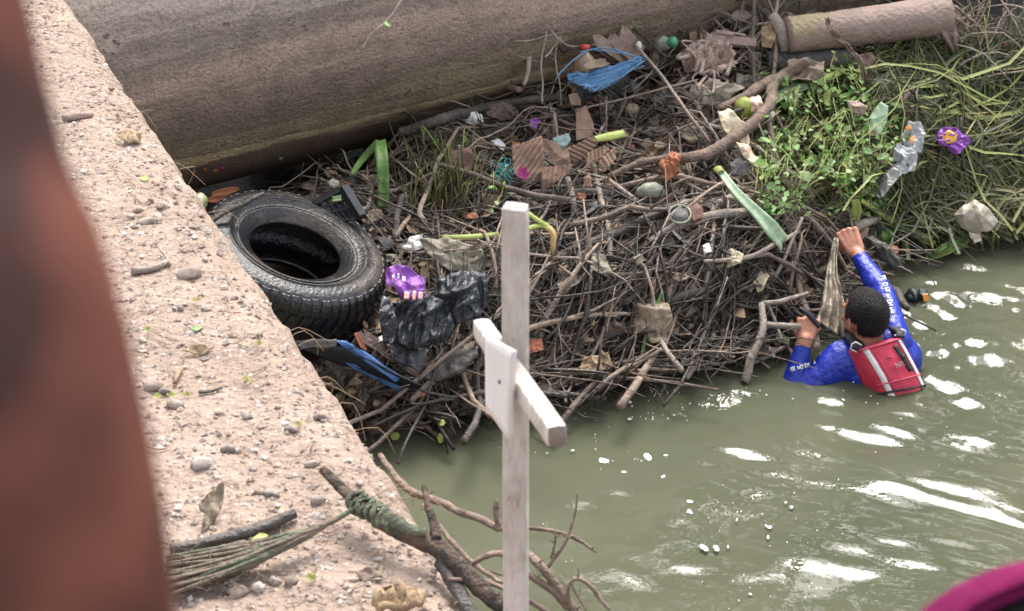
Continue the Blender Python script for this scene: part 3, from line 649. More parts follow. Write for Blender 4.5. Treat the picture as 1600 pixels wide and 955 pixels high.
# ------------------------------------------------------------------ the swimmer
def build_swimmer():
    hc = atY(1351, 492, 6.99)
    fd = V((-.50, .86, -.05)).normalized(); up = V((-.06, .10, .99)).normalized(); up = (up - fd * up.dot(fd)).normalized()
    LS = atY(1316, 562, 6.95); LE = atY(1232, 602, 6.88) - V((0, 0, .085)); LW = atY(1258, 531, 6.98); LK = atY(1263, 506, 7.02)
    RS = atY(1399, 534, 6.98); RE = atY(1381, 462, 7.17); RW = atY(1339, 396, 7.40); RK = atY(1325, 367, 7.46)
    chest = atY(1368, 572, 6.98); pel = chest + V((.10, -.16, -.42)); neck = hc - up * .12 - fd * .03
    specs = head_specs(hc - up * .004, fd, up, .94)
    lf = up.cross(fd).normalized()
    specs += [('c', hc - up * .06 - fd * .02, neck - up * .05, .052, .062)]
    sh = (RS - LS).normalized()
    # torso
    specs += [('c', chest - sh * .07 + V((0, .0, .0)), chest + sh * .08, .105, .10), ('c', chest - V((0, 0, .05)), pel, .125, .115),
              ('c', pel - sh * .06, pel + sh * .06, .12, .12),
              ('c', neck - up * .03, LS + V((.02, 0, .01)), .055, .062), ('c', neck - up * .03, RS - V((.02, 0, .0)), .055, .055),
              ('c', chest, LS + V((0, 0, -.010)), .090, .080), ('c', chest, RS, .085, .062)]
    # arms
    specs += [('c', LS, LE, .074, .047), ('c', LE, LE.lerp(LW, .4), .045, .044), ('c', LE.lerp(LW, .4), LW, .044, .029),
              ('c', RS, RE, .060, .046), ('c', RE, RE.lerp(RW, .4), .045, .044), ('c', RE.lerp(RW, .4), RW, .044, .029)]
    # legs, treading water below the surface
    for q in (-1, 1):
        hip = pel + sh * .09 * q - V((0, 0, .06)); kn = hip + V((.06 * q, .20, -.34)); an = kn + V((.02 * q, -.16, -.38))
        specs += [('c', hip, kn, .085, .058), ('c', kn, kn.lerp(an, .35), .056, .058), ('c', kn.lerp(an, .35), an, .058, .036), ('c', an, an + V((0, .16, -.05)), .036, .024)]
    hands = []
    vd = FW
    # right hand: knuckles up, fingers over the branch away from us
    f1 = (RK - RW).normalized(); ac = V((-1, .15, -.35)); ac = (ac - f1 * ac.dot(f1)).normalized()
    # seen from behind the thumb of the right hand lies to the left
    ac_r = -ac
    dn = f1.cross(ac_r).normalized()
    if dn.y < 0: dn = -dn
    hr = fist(RW + f1 * .012, RK + f1 * .012, ac_r, dn, 1, 1.08)
    f2 = (LK - LW).normalized(); ac2 = V((1, .2, .15)); ac2 = (ac2 - f2 * ac2.dot(f2)).normalized(); ac2 = -ac2
    dn2 = f2.cross(ac2).normalized()
    if dn2.y < 0: dn2 = -dn2
    hl = fist(LW + f2 * .010, LK + f2 * .010, ac2, dn2, -1, 1.05)
    for h in hr, hl: specs += h
    me = fuse('body', specs, .0046, 4)
    t = thing('person', 'man in the water seen from behind in red vest and blue long sleeves', 'person', (hc.x, hc.y - .1, 0))
    cuffL = LW.lerp(LE, .12); cuffR = RW.lerp(RE, .06)
    dirL = (LK - LW).normalized(); dirR = (RK - RW).normalized()
    nk = neck - up * .012
    def fn(c):
        k = np.ones(len(c))
        dl = seg_dist(c, LE, LK + dirL * .05) ; k[(((c - np.array(cuffL)) @ np.array(dirL)) > 0) & (seg_dist(c, LW, LK + dirL * .05) < .075)] = 0
        k[(((c - np.array(cuffR)) @ np.array(dirR)) > 0) & (seg_dist(c, RW, RK + dirR * .05) < .085)] = 0
        hd = ((np.linalg.norm(c - np.array(hc), axis=1) < .13) & (((c - np.array(hc)) @ np.array(up)) > -.095)) | (seg_dist(c, hc, neck) < .066)
        hd &= (seg_dist(c, RS, RE) > .074) & (seg_dist(c, LS, LE) > .08)
        k[hd & (((c - np.array(nk)) @ np.array(up)) > .0)] = 0
        return k
    paint_faces(me, ['skin', 'shirt'], fn)
    vs = [v.co.copy() for v in me.vertices]; fs = [tuple(p.vertices) for p in me.polygons]
    bvh = BVHTree.FromPolygons(vs, fs)
    body = to_object('body', me, t, hc.copy())
    def hit(u, v, off=.004):
        d = ray(u, v).normalized(); p, n, i, ds = bvh.ray_cast(CAM, d)
        if p is None: return None, None
        return p + n * off, n
    # hair: a close cropped cap over crown, sides and nape
    mb = MB(); rows = []
    hcc = hc + up * .013 - fd * .009
    for j in range(27):
        ph = math.pi * .80 * j / 26; row = []
        for i in range(48):
            an = 2 * math.pi * i / 48
            d = lf * math.cos(an) * math.sin(ph) + fd * math.sin(an) * math.sin(ph) + up * math.cos(ph)
            front = max(0, d.dot(fd)); lim = 1.0
            rad = 1.05 + .008 * noise.noise(d * 9) + .010 * noise.noise(d * 40)
            low = d.dot(up)
            # hairline: high over the forehead, down behind the ears to the nape
            sidecut = abs(d.dot(lf)) > .55 and low < -.18 and d.dot(fd) > -.28
            if (d.dot(fd) > .42 and low < .52) or sidecut or low < -.76: rad = .86
            if low < -.4 and rad > 1: rad = 1.06 - .20 * (-.4 - low)
            row.append(hcc + (lf * d.dot(lf) * .0735 * (1 + .05 * max(0, -d.dot(up))) + fd * d.dot(fd) * .094 + up * d.dot(up) * (.092 if d.dot(up) > 0 else .099)) * rad)
        rows.append(row)
    mb.grid(rows, True)
    hair = mb.build('hair', 'hair', t)
    mb = MB()                               # short strands standing off the cap
    for _ in range(5200):
        r_ = random.choice(range(1, 26)); c_ = random.randrange(48)
        p = rows[r_][c_].lerp(rows[r_ + 1][(c_ + 1) % 48], R()); d = (p - hcc)
        if d.length < .068: continue
        d.normalize(); tng = (d * .5 - up * .8 + V((U(-.4, .4), U(-.4, .4), U(-.2, .2)))).normalized()
        wv = d.cross(tng).normalized() * .0007
        mb.add([p - wv, p + wv, p + tng * U(.006, .011) + d * .0015], [(0, 1, 2)])
    st = mb.build('hair_strands', 'hair', hair); tag(st, kind='stuff')
    # --- vest: padded back panel bent round the back
    A = atY(1336, 546, 6.86); B = atY(1412, 523, 6.92); C = atz(1452, 604, .0); D = atz(1372, 618, .0)
    def vp(s, q, h):                         # s across 0..1, q down 0..1, h above the back
        p = A.lerp(B, s).lerp(D.lerp(C, s), q)
        x = s * 2 - 1
        nn = VN
        bulge = .052 * (1 - abs(x) ** 2.4) + .010 * math.sin(q * math.pi)
        wr = .0035 * noise.noise(V((s * 5, q * 7, 2))) + .003 * noise.noise(V((s * 11, q * 4, 7)))
        return p + nn * (bulge + h + wr * (1 if h > .005 else 0))
    VN = (D - A).cross(B - A).normalized()
    if VN.dot(FW) > 0: VN = -VN
    A, B, C, D = [p - VN * .055 for p in (A, B, C, D)]
    mb = MB(); n, m_ = 24, 24
    def edge_h(s, q):
        e = min(s, 1 - s) / .07; f = min(q, 1.5 - q) / .06
        return .030 * min(1, max(0, e)) ** .5 * min(1, max(0, f)) ** .5
    top = [[vp(-.04 + 1.13 * s / n, q / m_ * 1.5, edge_h(-.04 + 1.13 * s / n, q / m_ * 1.5)) for s in range(n + 1)] for q in range(m_ + 1)]
    mb.grid(top)
    bot = [[vp(-.04 + 1.13 * s / n, q / m_ * 1.5, -.02) for s in range(n + 1)] for q in range(m_ + 1)]
    mb.grid([r_[::-1] for r_ in bot])
    rim = [(q, s) for s in range(n + 1) for q in (0,)] + [(q, n) for q in range(1, m_ + 1)] + [(m_, s) for s in range(n - 1, -1, -1)] + [(q, 0) for q in range(m_ - 1, 0, -1)]
    mb.grid([[top[q][s] for q, s in rim], [bot[q][s] for q, s in rim]], True)
    vest = mb.build('vest', 'vest', t)
    # front panel of the vest, round the chest
    mb = MB(); rows = []
    for q in range(9):
        rows.append([chest + V((0, 0, .10 - .05 * q)) + (sh * math.cos(a) * .165 + sh.cross(V((0, 0, 1))) * -math.sin(a) * .165) + V((.012 * q, -.02 * q, 0)) for a in [math.pi * k / 14 for k in range(15)]])
    solid(mb.build('vest_front', 'vest', t), .03)
    def strip(name, q0, q1, s0, s1, wd, h, mt, par, thick=.003, nseg=14):
        mb = MB(); rows = []
        for i in range(nseg + 1):
            f = i / nseg; s = s0 + (s1 - s0) * f; q = q0 + (q1 - q0) * f
            rows.append([vp(s + dd, q, edge_h(min(max(s, .08), .92), max(q, .07)) + h) for dd in (-wd / 2, 0, wd / 2)])
        mb.grid(rows); return solid(mb.build(name, mt, par), thick, 1)
    strip('reflective_stripe', .06, 1.15, .16, .22, .095, .004, 'reflective', vest)
    strip('reflective_stripe', .03, 1.15, .85, .90, .07, .006, 'reflective', vest)
    strip('side_seam', .10, 1.1, .275, .33, .012, .0035, 'vest_trim', vest)
    mbp = MB(); mbp.tube([vp(s / 16, .045, .034) for s in range(1, 16)], .0045, 6); mbp.build('piping', 'vest_trim', vest)
    mbp = MB(); mbp.tube([vp(.06 + s / 16 * .9, .80 - .05 * s / 16, .034) for s in range(17)], .003, 6); mbp.build('hem_piping', 'vest_trim', vest)
    sheath = strip('strap_pouch', .14, .66, .70, .765, .085, .008, 'webbing', vest, .014)
    strip('pouch_buckle', .34, .42, .722, .728, .06, .024, 'black_plastic', vest, .004, 3)
    strip('small_tab', .32, .35, .42, .50, .05, .003, 'webbing', vest, .002, 3)
    mbp = MB(); mbp.grid([[vp(s / 20 * 1.04 - .02, .97 + dq, edge_h(min(max(s / 20, .06), .94), .5) + .006) for dq in (-.02, 0, .02)] for s in range(21)]); solid(mbp.build('waist_belt', 'webbing', vest), .006, 1)
    # lettering on the vest
    cu = bpy.data.curves.new('txt', 'FONT'); cu.body = 'NRS'; cu.size = 1; cu.extrude = .0
    to = bpy.data.objects.new('txt', cu); col.objects.link(to); dg = bpy.context.evaluated_depsgraph_get()
    tm = bpy.data.meshes.new_from_object(to.evaluated_get(dg)); bpy.data.objects.remove(to)
    xs = [v.co.x for v in tm.vertices]; x0, x1 = min(xs), max(xs)
    mb = MB(); s0, q0 = .50, .545
    cv = [vp(s0 + (v.co.x - x0) / (x1 - x0) * .235, q0 - .02 * (v.co.x - x0) / (x1 - x0) - (v.co.y) * .135, .0345) for v in tm.vertices]
    mb.add(cv, [tuple(p.vertices) for p in tm.polygons]); solid(mb.build('lettering', 'ink', vest, smooth=False), .0015)
    # black shoulder straps with white buckles
    def strap(pts, r, nm, flat=.45):
        mb = MB(); P_ = smoothpath(pts, 6); rows = []
        for i, p in enumerate(P_):
            tn = (P_[min(i + 1, len(P_) - 1)] - P_[max(i - 1, 0)]).normalized(); b_ = tn.cross(VN * .6 + V((0, 0, .8))).normalized()
            rows.append([p - b_ * r, p, p + b_ * r])
        mb.grid(rows); o = solid(mb.build(nm, 'webbing', t), .014, 1); return o, P_
    la = [vp(.06, .05, .036), hit(1343, 539, .022)[0] or LS, hit(1328, 534, .02)[0] or LS, hit(1319, 533, .02)[0] or LS]
    s1, _ = strap(la, .024, 'shoulder_strap')
    ra = [vp(.88, .04, .034), atY(1404, 521, 6.93), atY(1392, 514, 7.0)]
    s2, _ = strap(ra, .016, 'shoulder_strap')
    def buckle(c, a, b, par, r=.0032):
        mb = MB(); mb.tube([c - a * .016 + b * .016, c + a * .010 + b * .020, c + a * .019 + b * .008, c + a * .016 - b * .014, c - a * .012 - b * .017], r, 6)
        mb.build('buckle', 'reflective', par)
    p, n_ = hit(1345, 537, .05); p = p or la[1]
    buckle(p - FW * .02, V((-.5, 0, .2)).normalized(), V((.35, 0, .93)).normalized(), s1)
    buckle(ra[1] - FW * .03, V((.6, .2, -.5)).normalized(), V((.5, 0, .5)).normalized(), s2, .0028)
    # white lettering down the sleeves, too small to read: separate glyph shapes
    def glyphs(path, size, name):
        mb = MB()
        pts = smoothpath([V((a, b, 0)) for a, b in path], 6); L = []
        n_g = len(path) * 2
        for i in range(n_g):
            f = i / (n_g - 1) * (len(pts) - 1); q = pts[int(f)]
            d = (pts[min(int(f) + 1, len(pts) - 1)] - pts[max(int(f) - 1, 0)]).normalized(); nx = V((-d.y, d.x, 0))
            kind = random.choice(['o', 'n', 'l', 'm', 'e'])
            bars = {'o': [(-.4, -.4, -.4, .4), (.4, -.4, .4, .4), (-.4, .4, .4, .4), (-.4, -.4, .4, -.4)], 'n': [(-.4, -.4, -.4, .4), (.4, -.4, .4, .4), (-.4, .4, .4, -.4)],
                    'l': [(-.3, -.4, -.3, .4), (-.3, -.4, .4, -.4)], 'm': [(-.4, -.4, -.4, .4), (.4, -.4, .4, .4), (-.4, .4, 0, 0), (0, 0, .4, .4)], 'e': [(-.4, -.4, -.4, .4), (-.4, .4, .4, .4), (-.4, 0, .3, 0), (-.4, -.4, .4, -.4)]}[kind]
            for x0_, y0_, x1_, y1_ in bars:
                pa = q + d * x0_ * size * .62 + nx * y0_ * size; pb = q + d * x1_ * size * .62 + nx * y1_ * size
                h0, _n = hit(pa.x, pa.y, .0025); h1, _n = hit(pb.x, pb.y, .0025)
                if h0 is None or h1 is None or (h0 - h1).length > .03: continue
                if (h0 - h1).length < 1e-4: continue
                mb.tube([h0, h1], .0026, 4)
        if mb.v: tag(mb.build(name, 'print_white', t), kind='stuff')
    glyphs([(1379, 434), (1384, 448), (1388, 462), (1391, 476), (1393, 490)], 8, 'sleeve_lettering')
    glyphs([(1238, 577), (1250, 574), (1262, 570), (1272, 566)], 6, 'sleeve_lettering')
    # dark blade-like strip held in the left fist
    mb = MB(); pa, pb, pc = atY(1249, 480, 7.04), atY(1268, 496, 7.02), atY(1280, 512, 7.0)
    rows = []
    for i, p in enumerate(smoothpath([pa, pb, pc], 5)):
        k = [.001, .004, .006, .0075, .008, .008, .008, .0075, .006, .005, .003][i]
        rows.append([p + V((k, 0, k * .8)), p + V((0, -.006, 0)), p - V((k, 0, k * .8))])
    mb.grid(rows)
    tag(solid(mb.build('knife', 'navy'), .004), 'dark narrow blade sticking out of the left fist of the man in water', 'blade')
    return dict(RK=RK, RW=RW, LK=LK, LW=LW, dn=dn, dn2=dn2)
HND = build_swimmer()

# ------------------------------------------------------------------ bystander whose bare forearm fills the left edge
def build_arm_person():
    D0 = .42
    cont = [(-60, -260, 215), (40, 0, 235), (74, 130, 245), (110, 300, 265), (188, 480, 325), (240, 700, 350), (282, 955, 360), (300, 1250, 350)]
    t = thing('person', 'blurred bare reddish brown arm of a bystander at the left edge, close to the camera', 'person', (-.45, .30, ZL))
    sp = []; prev = None
    for u, v, r in cont:
        k = D0 / F; c = atD(u - r, v, D0); r_ = r * k
        if prev: sp.append(('c', prev[0], c, prev[1], r_))
        prev = (c, r_)
    wrist = atD(-60 - 215, -260, D0); elbow = prev[0] + V((0, -.005, -.015))
    sp.append(('c', prev[0], elbow, prev[1], prev[1] * .95))
    sho = V((-.33, .10, ZL + 1.50)); sp.append(('c', elbow, sho, .046, .062))
    hand = wrist + V((-.005, .0, .02)); kn = hand + V((-.02, .02, .085))
    sp.append(('c', wrist, hand, .026, .026))
    sp += fist(hand, kn, V((.5, .86, 0)).normalized(), V((.86, -.5, 0)).normalized(), 1, 1.0)
    hd = V((-.50, .06, ZL + 1.74)); fd = V((.3, .95, -.1)).normalized()
    sp += head_specs(hd, fd, V((0, 0, 1)), 1.0)
    sp += [('c', hd - V((0, .01, .06)), V((-.50, .02, ZL + 1.50)), .055, .06), ('c', sho + V((-.02, 0, -.02)), V((-.67, .05, ZL + 1.48)), .075, .075),
           ('c', V((-.50, .03, ZL + 1.42)), V((-.50, .03, ZL + 1.0)), .14, .135), ('c', V((-.58, .03, ZL + 1.36)), V((-.42, .03, ZL + 1.36)), .12, .12),
           ('c', V((-.67, .05, ZL + 1.46)), V((-.72, .05, ZL + 1.16)), .058, .045), ('c', V((-.72, .05, ZL + 1.16)), V((-.70, .15, ZL + .92)), .044, .030),
           ('c', V((-.70, .15, ZL + .92)), V((-.69, .19, ZL + .82)), .034, .024)]
    for q in (-1, 1):
        sp += [('c', V((-.5 + .09 * q, .03, ZL + .95)), V((-.5 + .1 * q, .05, ZL + .5)), .092, .062), ('c', V((-.5 + .1 * q, .05, ZL + .5)), V((-.5 + .1 * q, .01, ZL + .08)), .062, .04),
               ('c', V((-.5 + .1 * q, .01, ZL + .05)), V((-.5 + .11 * q, .2, ZL + .035)), .042, .034)]
    me = fuse('body', sp, .007, 4)
    paint_faces(me, ['skin_dark', 'navy'], lambda c: ((c[:, 2] < ZL + 1.0) & (c[:, 2] > ZL + .45) & (c[:, 0] < -.33) & (c[:, 0] > -.665)).astype(int))
    to_object('body', me, t, t.location.copy())
    mb = MB(); mb.ball(hd + V((0, -.014, .035)), V((.082, 0, 0)), V((0, .098, 0)), V((0, 0, .09)), 16, 10); mb.build('hair', 'hair', t)
build_arm_person()

# ------------------------------------------------------------------ person in a magenta head scarf at the bottom right
def build_scarf_person():
    D0 = .95; k = D0 / F
    hc = atD(1706, 1232, D0); RO = 376 * k
    fd = (-FW * .95 + UP * .35 - RT * .15).normalized(); up = (UP * .9 + FW * .45).normalized(); up = (up - fd * up.dot(fd)).normalized(); lf = up.cross(fd).normalized()
    base = V((hc.x + .02, hc.y + .05, ZL))
    t = thing('person', 'blurred person wrapped in a magenta head scarf at the bottom right corner', 'person', base)
    sp = head_specs(hc - up * .013, fd, up, .76)
    b = V((base.x, base.y, 0))
    def q(x, y, z): return b + V((x, y, ZL + z))
    sp += [('c', hc - up * .06, q(0, .06, .86), .052, .062), ('c', q(-.15, .06, .80), q(.15, .06, .80), .07, .07), ('c', q(0, .06, .72), q(0, .08, .35), .135, .14), ('c', q(0, .08, .2), q(0, .08, .3), .15, .14)]
    for s in (-1, 1):
        sp += [('c', q(.18 * s, .06, .80), q(.24 * s, .0, .55), .055, .042), ('c', q(.24 * s, .0, .55), q(.14 * s, -.20, .42), .042, .03), ('c', q(.14 * s, -.20, .42), q(.10 * s, -.27, .40), .032, .022),
               ('c', q(.09 * s, .08, .16), q(.15 * s, -.30, .40), .085, .06), ('c', q(.15 * s, -.30, .40), q(.14 * s, -.20, .07), .058, .04), ('c', q(.14 * s, -.20, .045), q(.15 * s, -.36, .035), .04, .03)]
    me = fuse('body', sp, .009, 4)
    paint_faces(me, ['skin_dark', 'scarf', 'navy'], lambda c: np.where(c[:, 2] > ZL + .9, 0, np.where(c[:, 2] > ZL + .42, 1, np.where(c[:, 2] > ZL + .1, 2, 0))))
    to_object('body', me, t, t.location.copy())
    mb = MB(); mb.ball(hc - fd * .006, lf * .097, fd * .030, up * .098, 24, 14); mb.build('hair', 'dark_hair', t)
    # scarf: thick folded hood round the head, open to the face
    mb = MB(); rows = []
    for j in range(40):
        f = j / 39; ph = math.pi * (.06 + .50 * f)                # from the back of the head to the rim at the face
        row = []
        for i in range(64):
            an = 2 * math.pi * i / 64
            fold = 1 + -.0 + .035 * math.sin(f * 26 + .7 * math.sin(an * 2)) * min(1, f * 2) + .012 * noise.noise(V((math.cos(an) * 2, math.sin(an) * 2, f * 6)))
            rr = RO * .985 * fold * (1 - .11 * max(0, f - .86) / .14)
            d = lf * math.cos(an) * math.sin(ph) + up * math.sin(an) * math.sin(ph) - fd * math.cos(ph) * .9
            row.append(hc + d * rr)
        rows.append(row)
    for j in range(6):                                            # turned-in rim
        f = (j + 1) / 6
        row = [hc + (p - hc) * (1 - .03 * f) - fd * .03 * f for p in rows[39]]
        rows.append(row)
    mb.grid(rows, True); solid(mb.build('head_scarf', 'scarf', t), .006, -1)
build_scarf_person()

# ================================================================== THE CROSS
def build_cross():
    Yc = 2.22
    top = atY(805, 322, Yc); bot = V((atY(802, 955, Yc).x + .004, Yc, 0))
    bot.z = ZL - .03
    w_ = 21.5 * mpp(top)
    ang = math.radians(-13)
    def R2(a): return V((math.cos(a), math.sin(a), 0))
    t = thing('wooden_cross', 'weathered white painted wooden cross standing upright in front of the river', 'cross', (top.x, Yc, ZL))
    hw = w_ * .97; ax = R2(ang) * hw; ay = R2(ang + math.pi / 2) * hw * .8
    lean = (top - bot)
    def timber(p0, p1, ax, ay, name, seed, cap=None, round_=.10):
        mb = MB(); n = 40; rows = []
        for i in range(n + 1):
            p = p0.lerp(p1, i / n); row = []
            for cx, cy in ((-1, -1), (0, -1), (1, -1), (1, 0), (1, 1), (0, 1), (-1, 1), (-1, 0)):
                kk = .93 if cx and cy else 1.0
                nz = .022 * noise.noise(V((cx * 3 + seed, cy * 3, i * .35))) + .02 * noise.noise(V((cx * 3 + seed, cy * 5, i * 1.4)))
                e = 1.0 if 0 < i < n else .93
                row.append(p + ax * cx * (kk * e + nz) + ay * cy * (kk * e + nz))
            rows.append(row)
        mb.grid(rows, True); k = len(mb.v); mb.add(rows[0], [tuple(range(8))[::-1]])
        mb.mi = 1 if cap else 0
        mb.add(rows[-1], [tuple(range(8))])
        o = mb.build(name, ['paint', cap or 'paint'], t, merge=1e-6)
        return bevel(o, .0018, 2)
    timber(bot, top, ax, ay, 'post', 1)
    # crossbar: passes behind the post's left side and comes towards us at the right
    zc = atY(812, 608, Yc - .03).z
    a0 = atD(752, 512, 2.70); a1 = atD(871, 682, 2.30)
    d = (a1 - a0).normalized(); sd_ = V((-d.y, d.x, 0)).normalized(); upv = sd_.cross(d).normalized()
    if upv.z < 0: upv = -upv
    timber(a0, a1, sd_ * hw * .74, upv * hw * .84, 'crossbar', 7, cap='bare_end')
    # square plaque nailed to the left side of the bar
    if sd_.x > 0: sd_ = -sd_
    b0 = a0.lerp(a1, .17); b1 = a0.lerp(a1, .565)
    def onp(u, v): return plane(u, v, a0 + sd_ * (hw * .74 + .006), sd_)
    q = [onp(762, 525), onp(804, 549), onp(797, 686), onp(762, 636)]
    mb = MB(); n = 10
    rows = [[q[0].lerp(q[1], i / n).lerp(q[3].lerp(q[2], i / n), j / n) + sd_ * .0006 * noise.noise(V((i * .5, j * .5, 0))) for i in range(n + 1)] for j in range(n + 1)]
    mb.grid(rows); o = mb.build('plaque', 'plaque', t); solid(o, .006, 0)
    for f, h in ((.2, .010), (.52, .012)):
        p = a0.lerp(a1, f) + sd_ * (hw * .74 + .010); mb = MB(); mb.tube([p, p + sd_ * .002], .0025, 8); mb.build('nail', 'log_grey', t)
build_cross()

# ================================================================== THE TYRE
def build_tyre():
    c = atD(450, 424, 7.70); axis = (-FW * .56 + UP * .80 + RT * .34).normalized()
    e1 = axis.orthogonal().normalized(); e2 = axis.cross(e1)
    RO, W_, RI = .345, .275, .170
    t = thing('tyre', 'muddy black car tyre lying on its side below the ledge under the pipe', 'tyre', (c.x, c.y, c.z - .25))
    # profile (radius, height along the axis): outside from lower bead round the tread to the upper bead, then the inside
    prof = [(RI, -.085), (RI + .012, -.105), (RI + .035, -.122), (.27, -.137), (.31, -.132), (.330, -.118), (.340, -.095), (.345, -.05), (.346, 0), (.345, .05), (.340, .095), (.330, .118), (.31, .132), (.285, .137),
            (.262, .136), (.258, .139), (.252, .139), (.248, .135), (.235, .128), (.225, .124), (.221, .127), (.214, .125), (.206, .116), (RI, .098), (RI - .003, .085), (RI + .006, .076), (.24, .098), (.30, .10), (.322, .06), (.326, 0), (.322, -.06), (.30, -.10), (.24, -.098), (RI + .006, -.076), (RI - .003, -.082)]
    mb = MB(); rows = []; n = 120
    for i in range(n):
        a = 2 * math.pi * i / n; er = e1 * math.cos(a) + e2 * math.sin(a)
        rows.append([c + er * r + axis * h for r, h in prof])
    m_ = len(prof); vs = [p for r in rows for p in r]
    fs = []; mi = []
    for i in range(n):
        for k in range(m_):
            i2 = (i + 1) % n; k2 = (k + 1) % m_; fs.append((i * m_ + k, i2 * m_ + k, i2 * m_ + k2, i * m_ + k2)); mi.append(1 if 11 <= k <= 22 else 0)
    mb.v = vs; mb.f = fs; mb.m = mi
    mb.build('carcass', ['rubber', 'rubber_dusty'], t)
    # tread lugs: two staggered rows of centre blocks and shoulder blocks wrapping over both shoulders
    def lug(rad, h0, h1, w0, dep, skew, wrap):
        b = MB(); rr = []
        nseg = 5 if wrap else 2
        outer = []
        for k in range(nseg + 1):
            f = k / nseg; h = h0 + (h1 - h0) * f
            ah = abs(h)
            r = .345 if ah < .05 else (.345 - .005 * ((ah - .05) / .045) if ah < .095 else (.340 - .010 * (ah - .095) / .023 if ah < .118 else .330 - .020 * (ah - .118) / .012))
            outer.append((r, h, f))
        rows = []
        for r, h, f in outer:
            y0 = skew * (f - .5); rows.append([V((r - .004, y0 - w0, h)), V((r + dep, y0 - w0 * .9, h)), V((r + dep, y0 + w0 * .9, h)), V((r - .004, y0 + w0, h))])
        b.grid(rows); b.add(rows[0], [(0, 1, 2, 3)]); b.add(rows[-1], [(3, 2, 1, 0)])
        me = bpy.data.meshes.new('tread_block'); me.from_pydata([tuple(p) for p in b.v], [], b.f); me.materials.append(M['rubber']); return me
    shapes = [(lug(0, .078, .124, .0140, .0055, .004, True), lug(0, .070, .126, .0105, .0055, -.003, True), 1), (lug(0, -.078, -.125, .014, .006, .004, True),) * 2 + (1,), (lug(0, .012, .066, .014, .009, .014, False),) * 2 + (0,), (lug(0, -.066, -.012, .014, .009, -.014, False),) * 2 + (0,)]
    for s, (ma, mb_, _) in enumerate(shapes):
        n = 56 if s == 0 else 48
        for i in range(n):
            a = 2 * math.pi * (i + .5 * (s % 2)) / n
            er = e1 * math.cos(a) + e2 * math.sin(a); et = axis.cross(er)
            o = bpy.data.objects.new('tread_block', ma if i % 2 else mb_); col.objects.link(o); o.parent = t
            mtx = Matrix((er, et, axis)).transposed().to_4x4(); mtx.translation = c - t.location; o.matrix_local = mtx
    for r, h in ((.2555, .140), (.2235, .1275)):
        mb = MB(); pts = [c + (e1 * math.cos(2 * math.pi * i / 90) + e2 * math.sin(2 * math.pi * i / 90)) * r + axis * h for i in range(91)]
        mb.tube(pts, .0026, 6, caps=False); mb.build('bead_ring', 'rubber', t)
build_tyre()

# ================================================================== DEBRIS BUILDERS
def stick(name, px, rpx, lift, m, label, cat='stick', group=None, parent=None, sides=8, knots=.012, world=None, k=5, ends=True):
    pts = world or [P(u, v, l) for (u, v), l in zip(px, lift if hasattr(lift, '__len__') else [lift] * len(px))]
    kk = mpp(pts[len(pts) // 2]); L = sum((pts[i + 1] - pts[i]).length for i in range(len(pts) - 1))
    sp = smoothpath(pts, max(2, min(14, int(L / .03 / max(1, len(pts) - 1)) + 1)))
    n = len(sp); rads = lerp_list([r * kk for r in (rpx if hasattr(rpx, '__len__') else [rpx] * 2)], n)
    sp = jit(sp, min(knots, rads[0] * .8), 9)
    rads = [r * (1 + .16 * noise.noise(V((i * .8, rads[0] * 900, 2)))) for i, r in enumerate(rads)]
    mb = MB(); mb.tube(sp, rads, sides, rough=.05)
    o = mb.build(name, m, parent)
    if label: tag(o, label, cat, group)
    return o, sp
def ribbon(name, px, wpx, lift, m, label=None, cat=None, group=None, parent=None, fold=.25, thick=.003, twist=0.0, face=.55, wav=0.0):
    """blade, strap or torn strip following a path over the debris"""
    pts = [P(u, v, l) for (u, v), l in zip(px, lift if hasattr(lift, '__len__') else [lift] * len(px))]
    sp = smoothpath(pts, 6); n = len(sp); ws = lerp_list(wpx, n); mb = MB(); rows = []; s0 = U(0, 50)
    for i, p in enumerate(sp):
        tn = (sp[min(i + 1, n - 1)] - sp[max(i - 1, 0)]).normalized(); toc = ((CAM - p).normalized() * face + V((0, 0, 1)) * (1 - face)).normalized()
        b = tn.cross(toc).normalized(); nn = b.cross(tn).normalized()
        if twist: a = twist * (i / n - .5); b, nn = b * math.cos(a) + nn * math.sin(a), nn * math.cos(a) - b * math.sin(a)
        h = ws[i] * mpp(p) / 2; row = []
        for j in range(7):
            x = j / 3 - 1
            row.append(p + b * h * x + nn * (abs(x) * h * fold + wav * noise.noise(V((x * 2.2, i * .45, s0)))))
        rows.append(row)
    mb.grid(rows); o = mb.build(name, m, parent); solid(o, thick)
    if label: tag(o, label, cat, group)
    return o
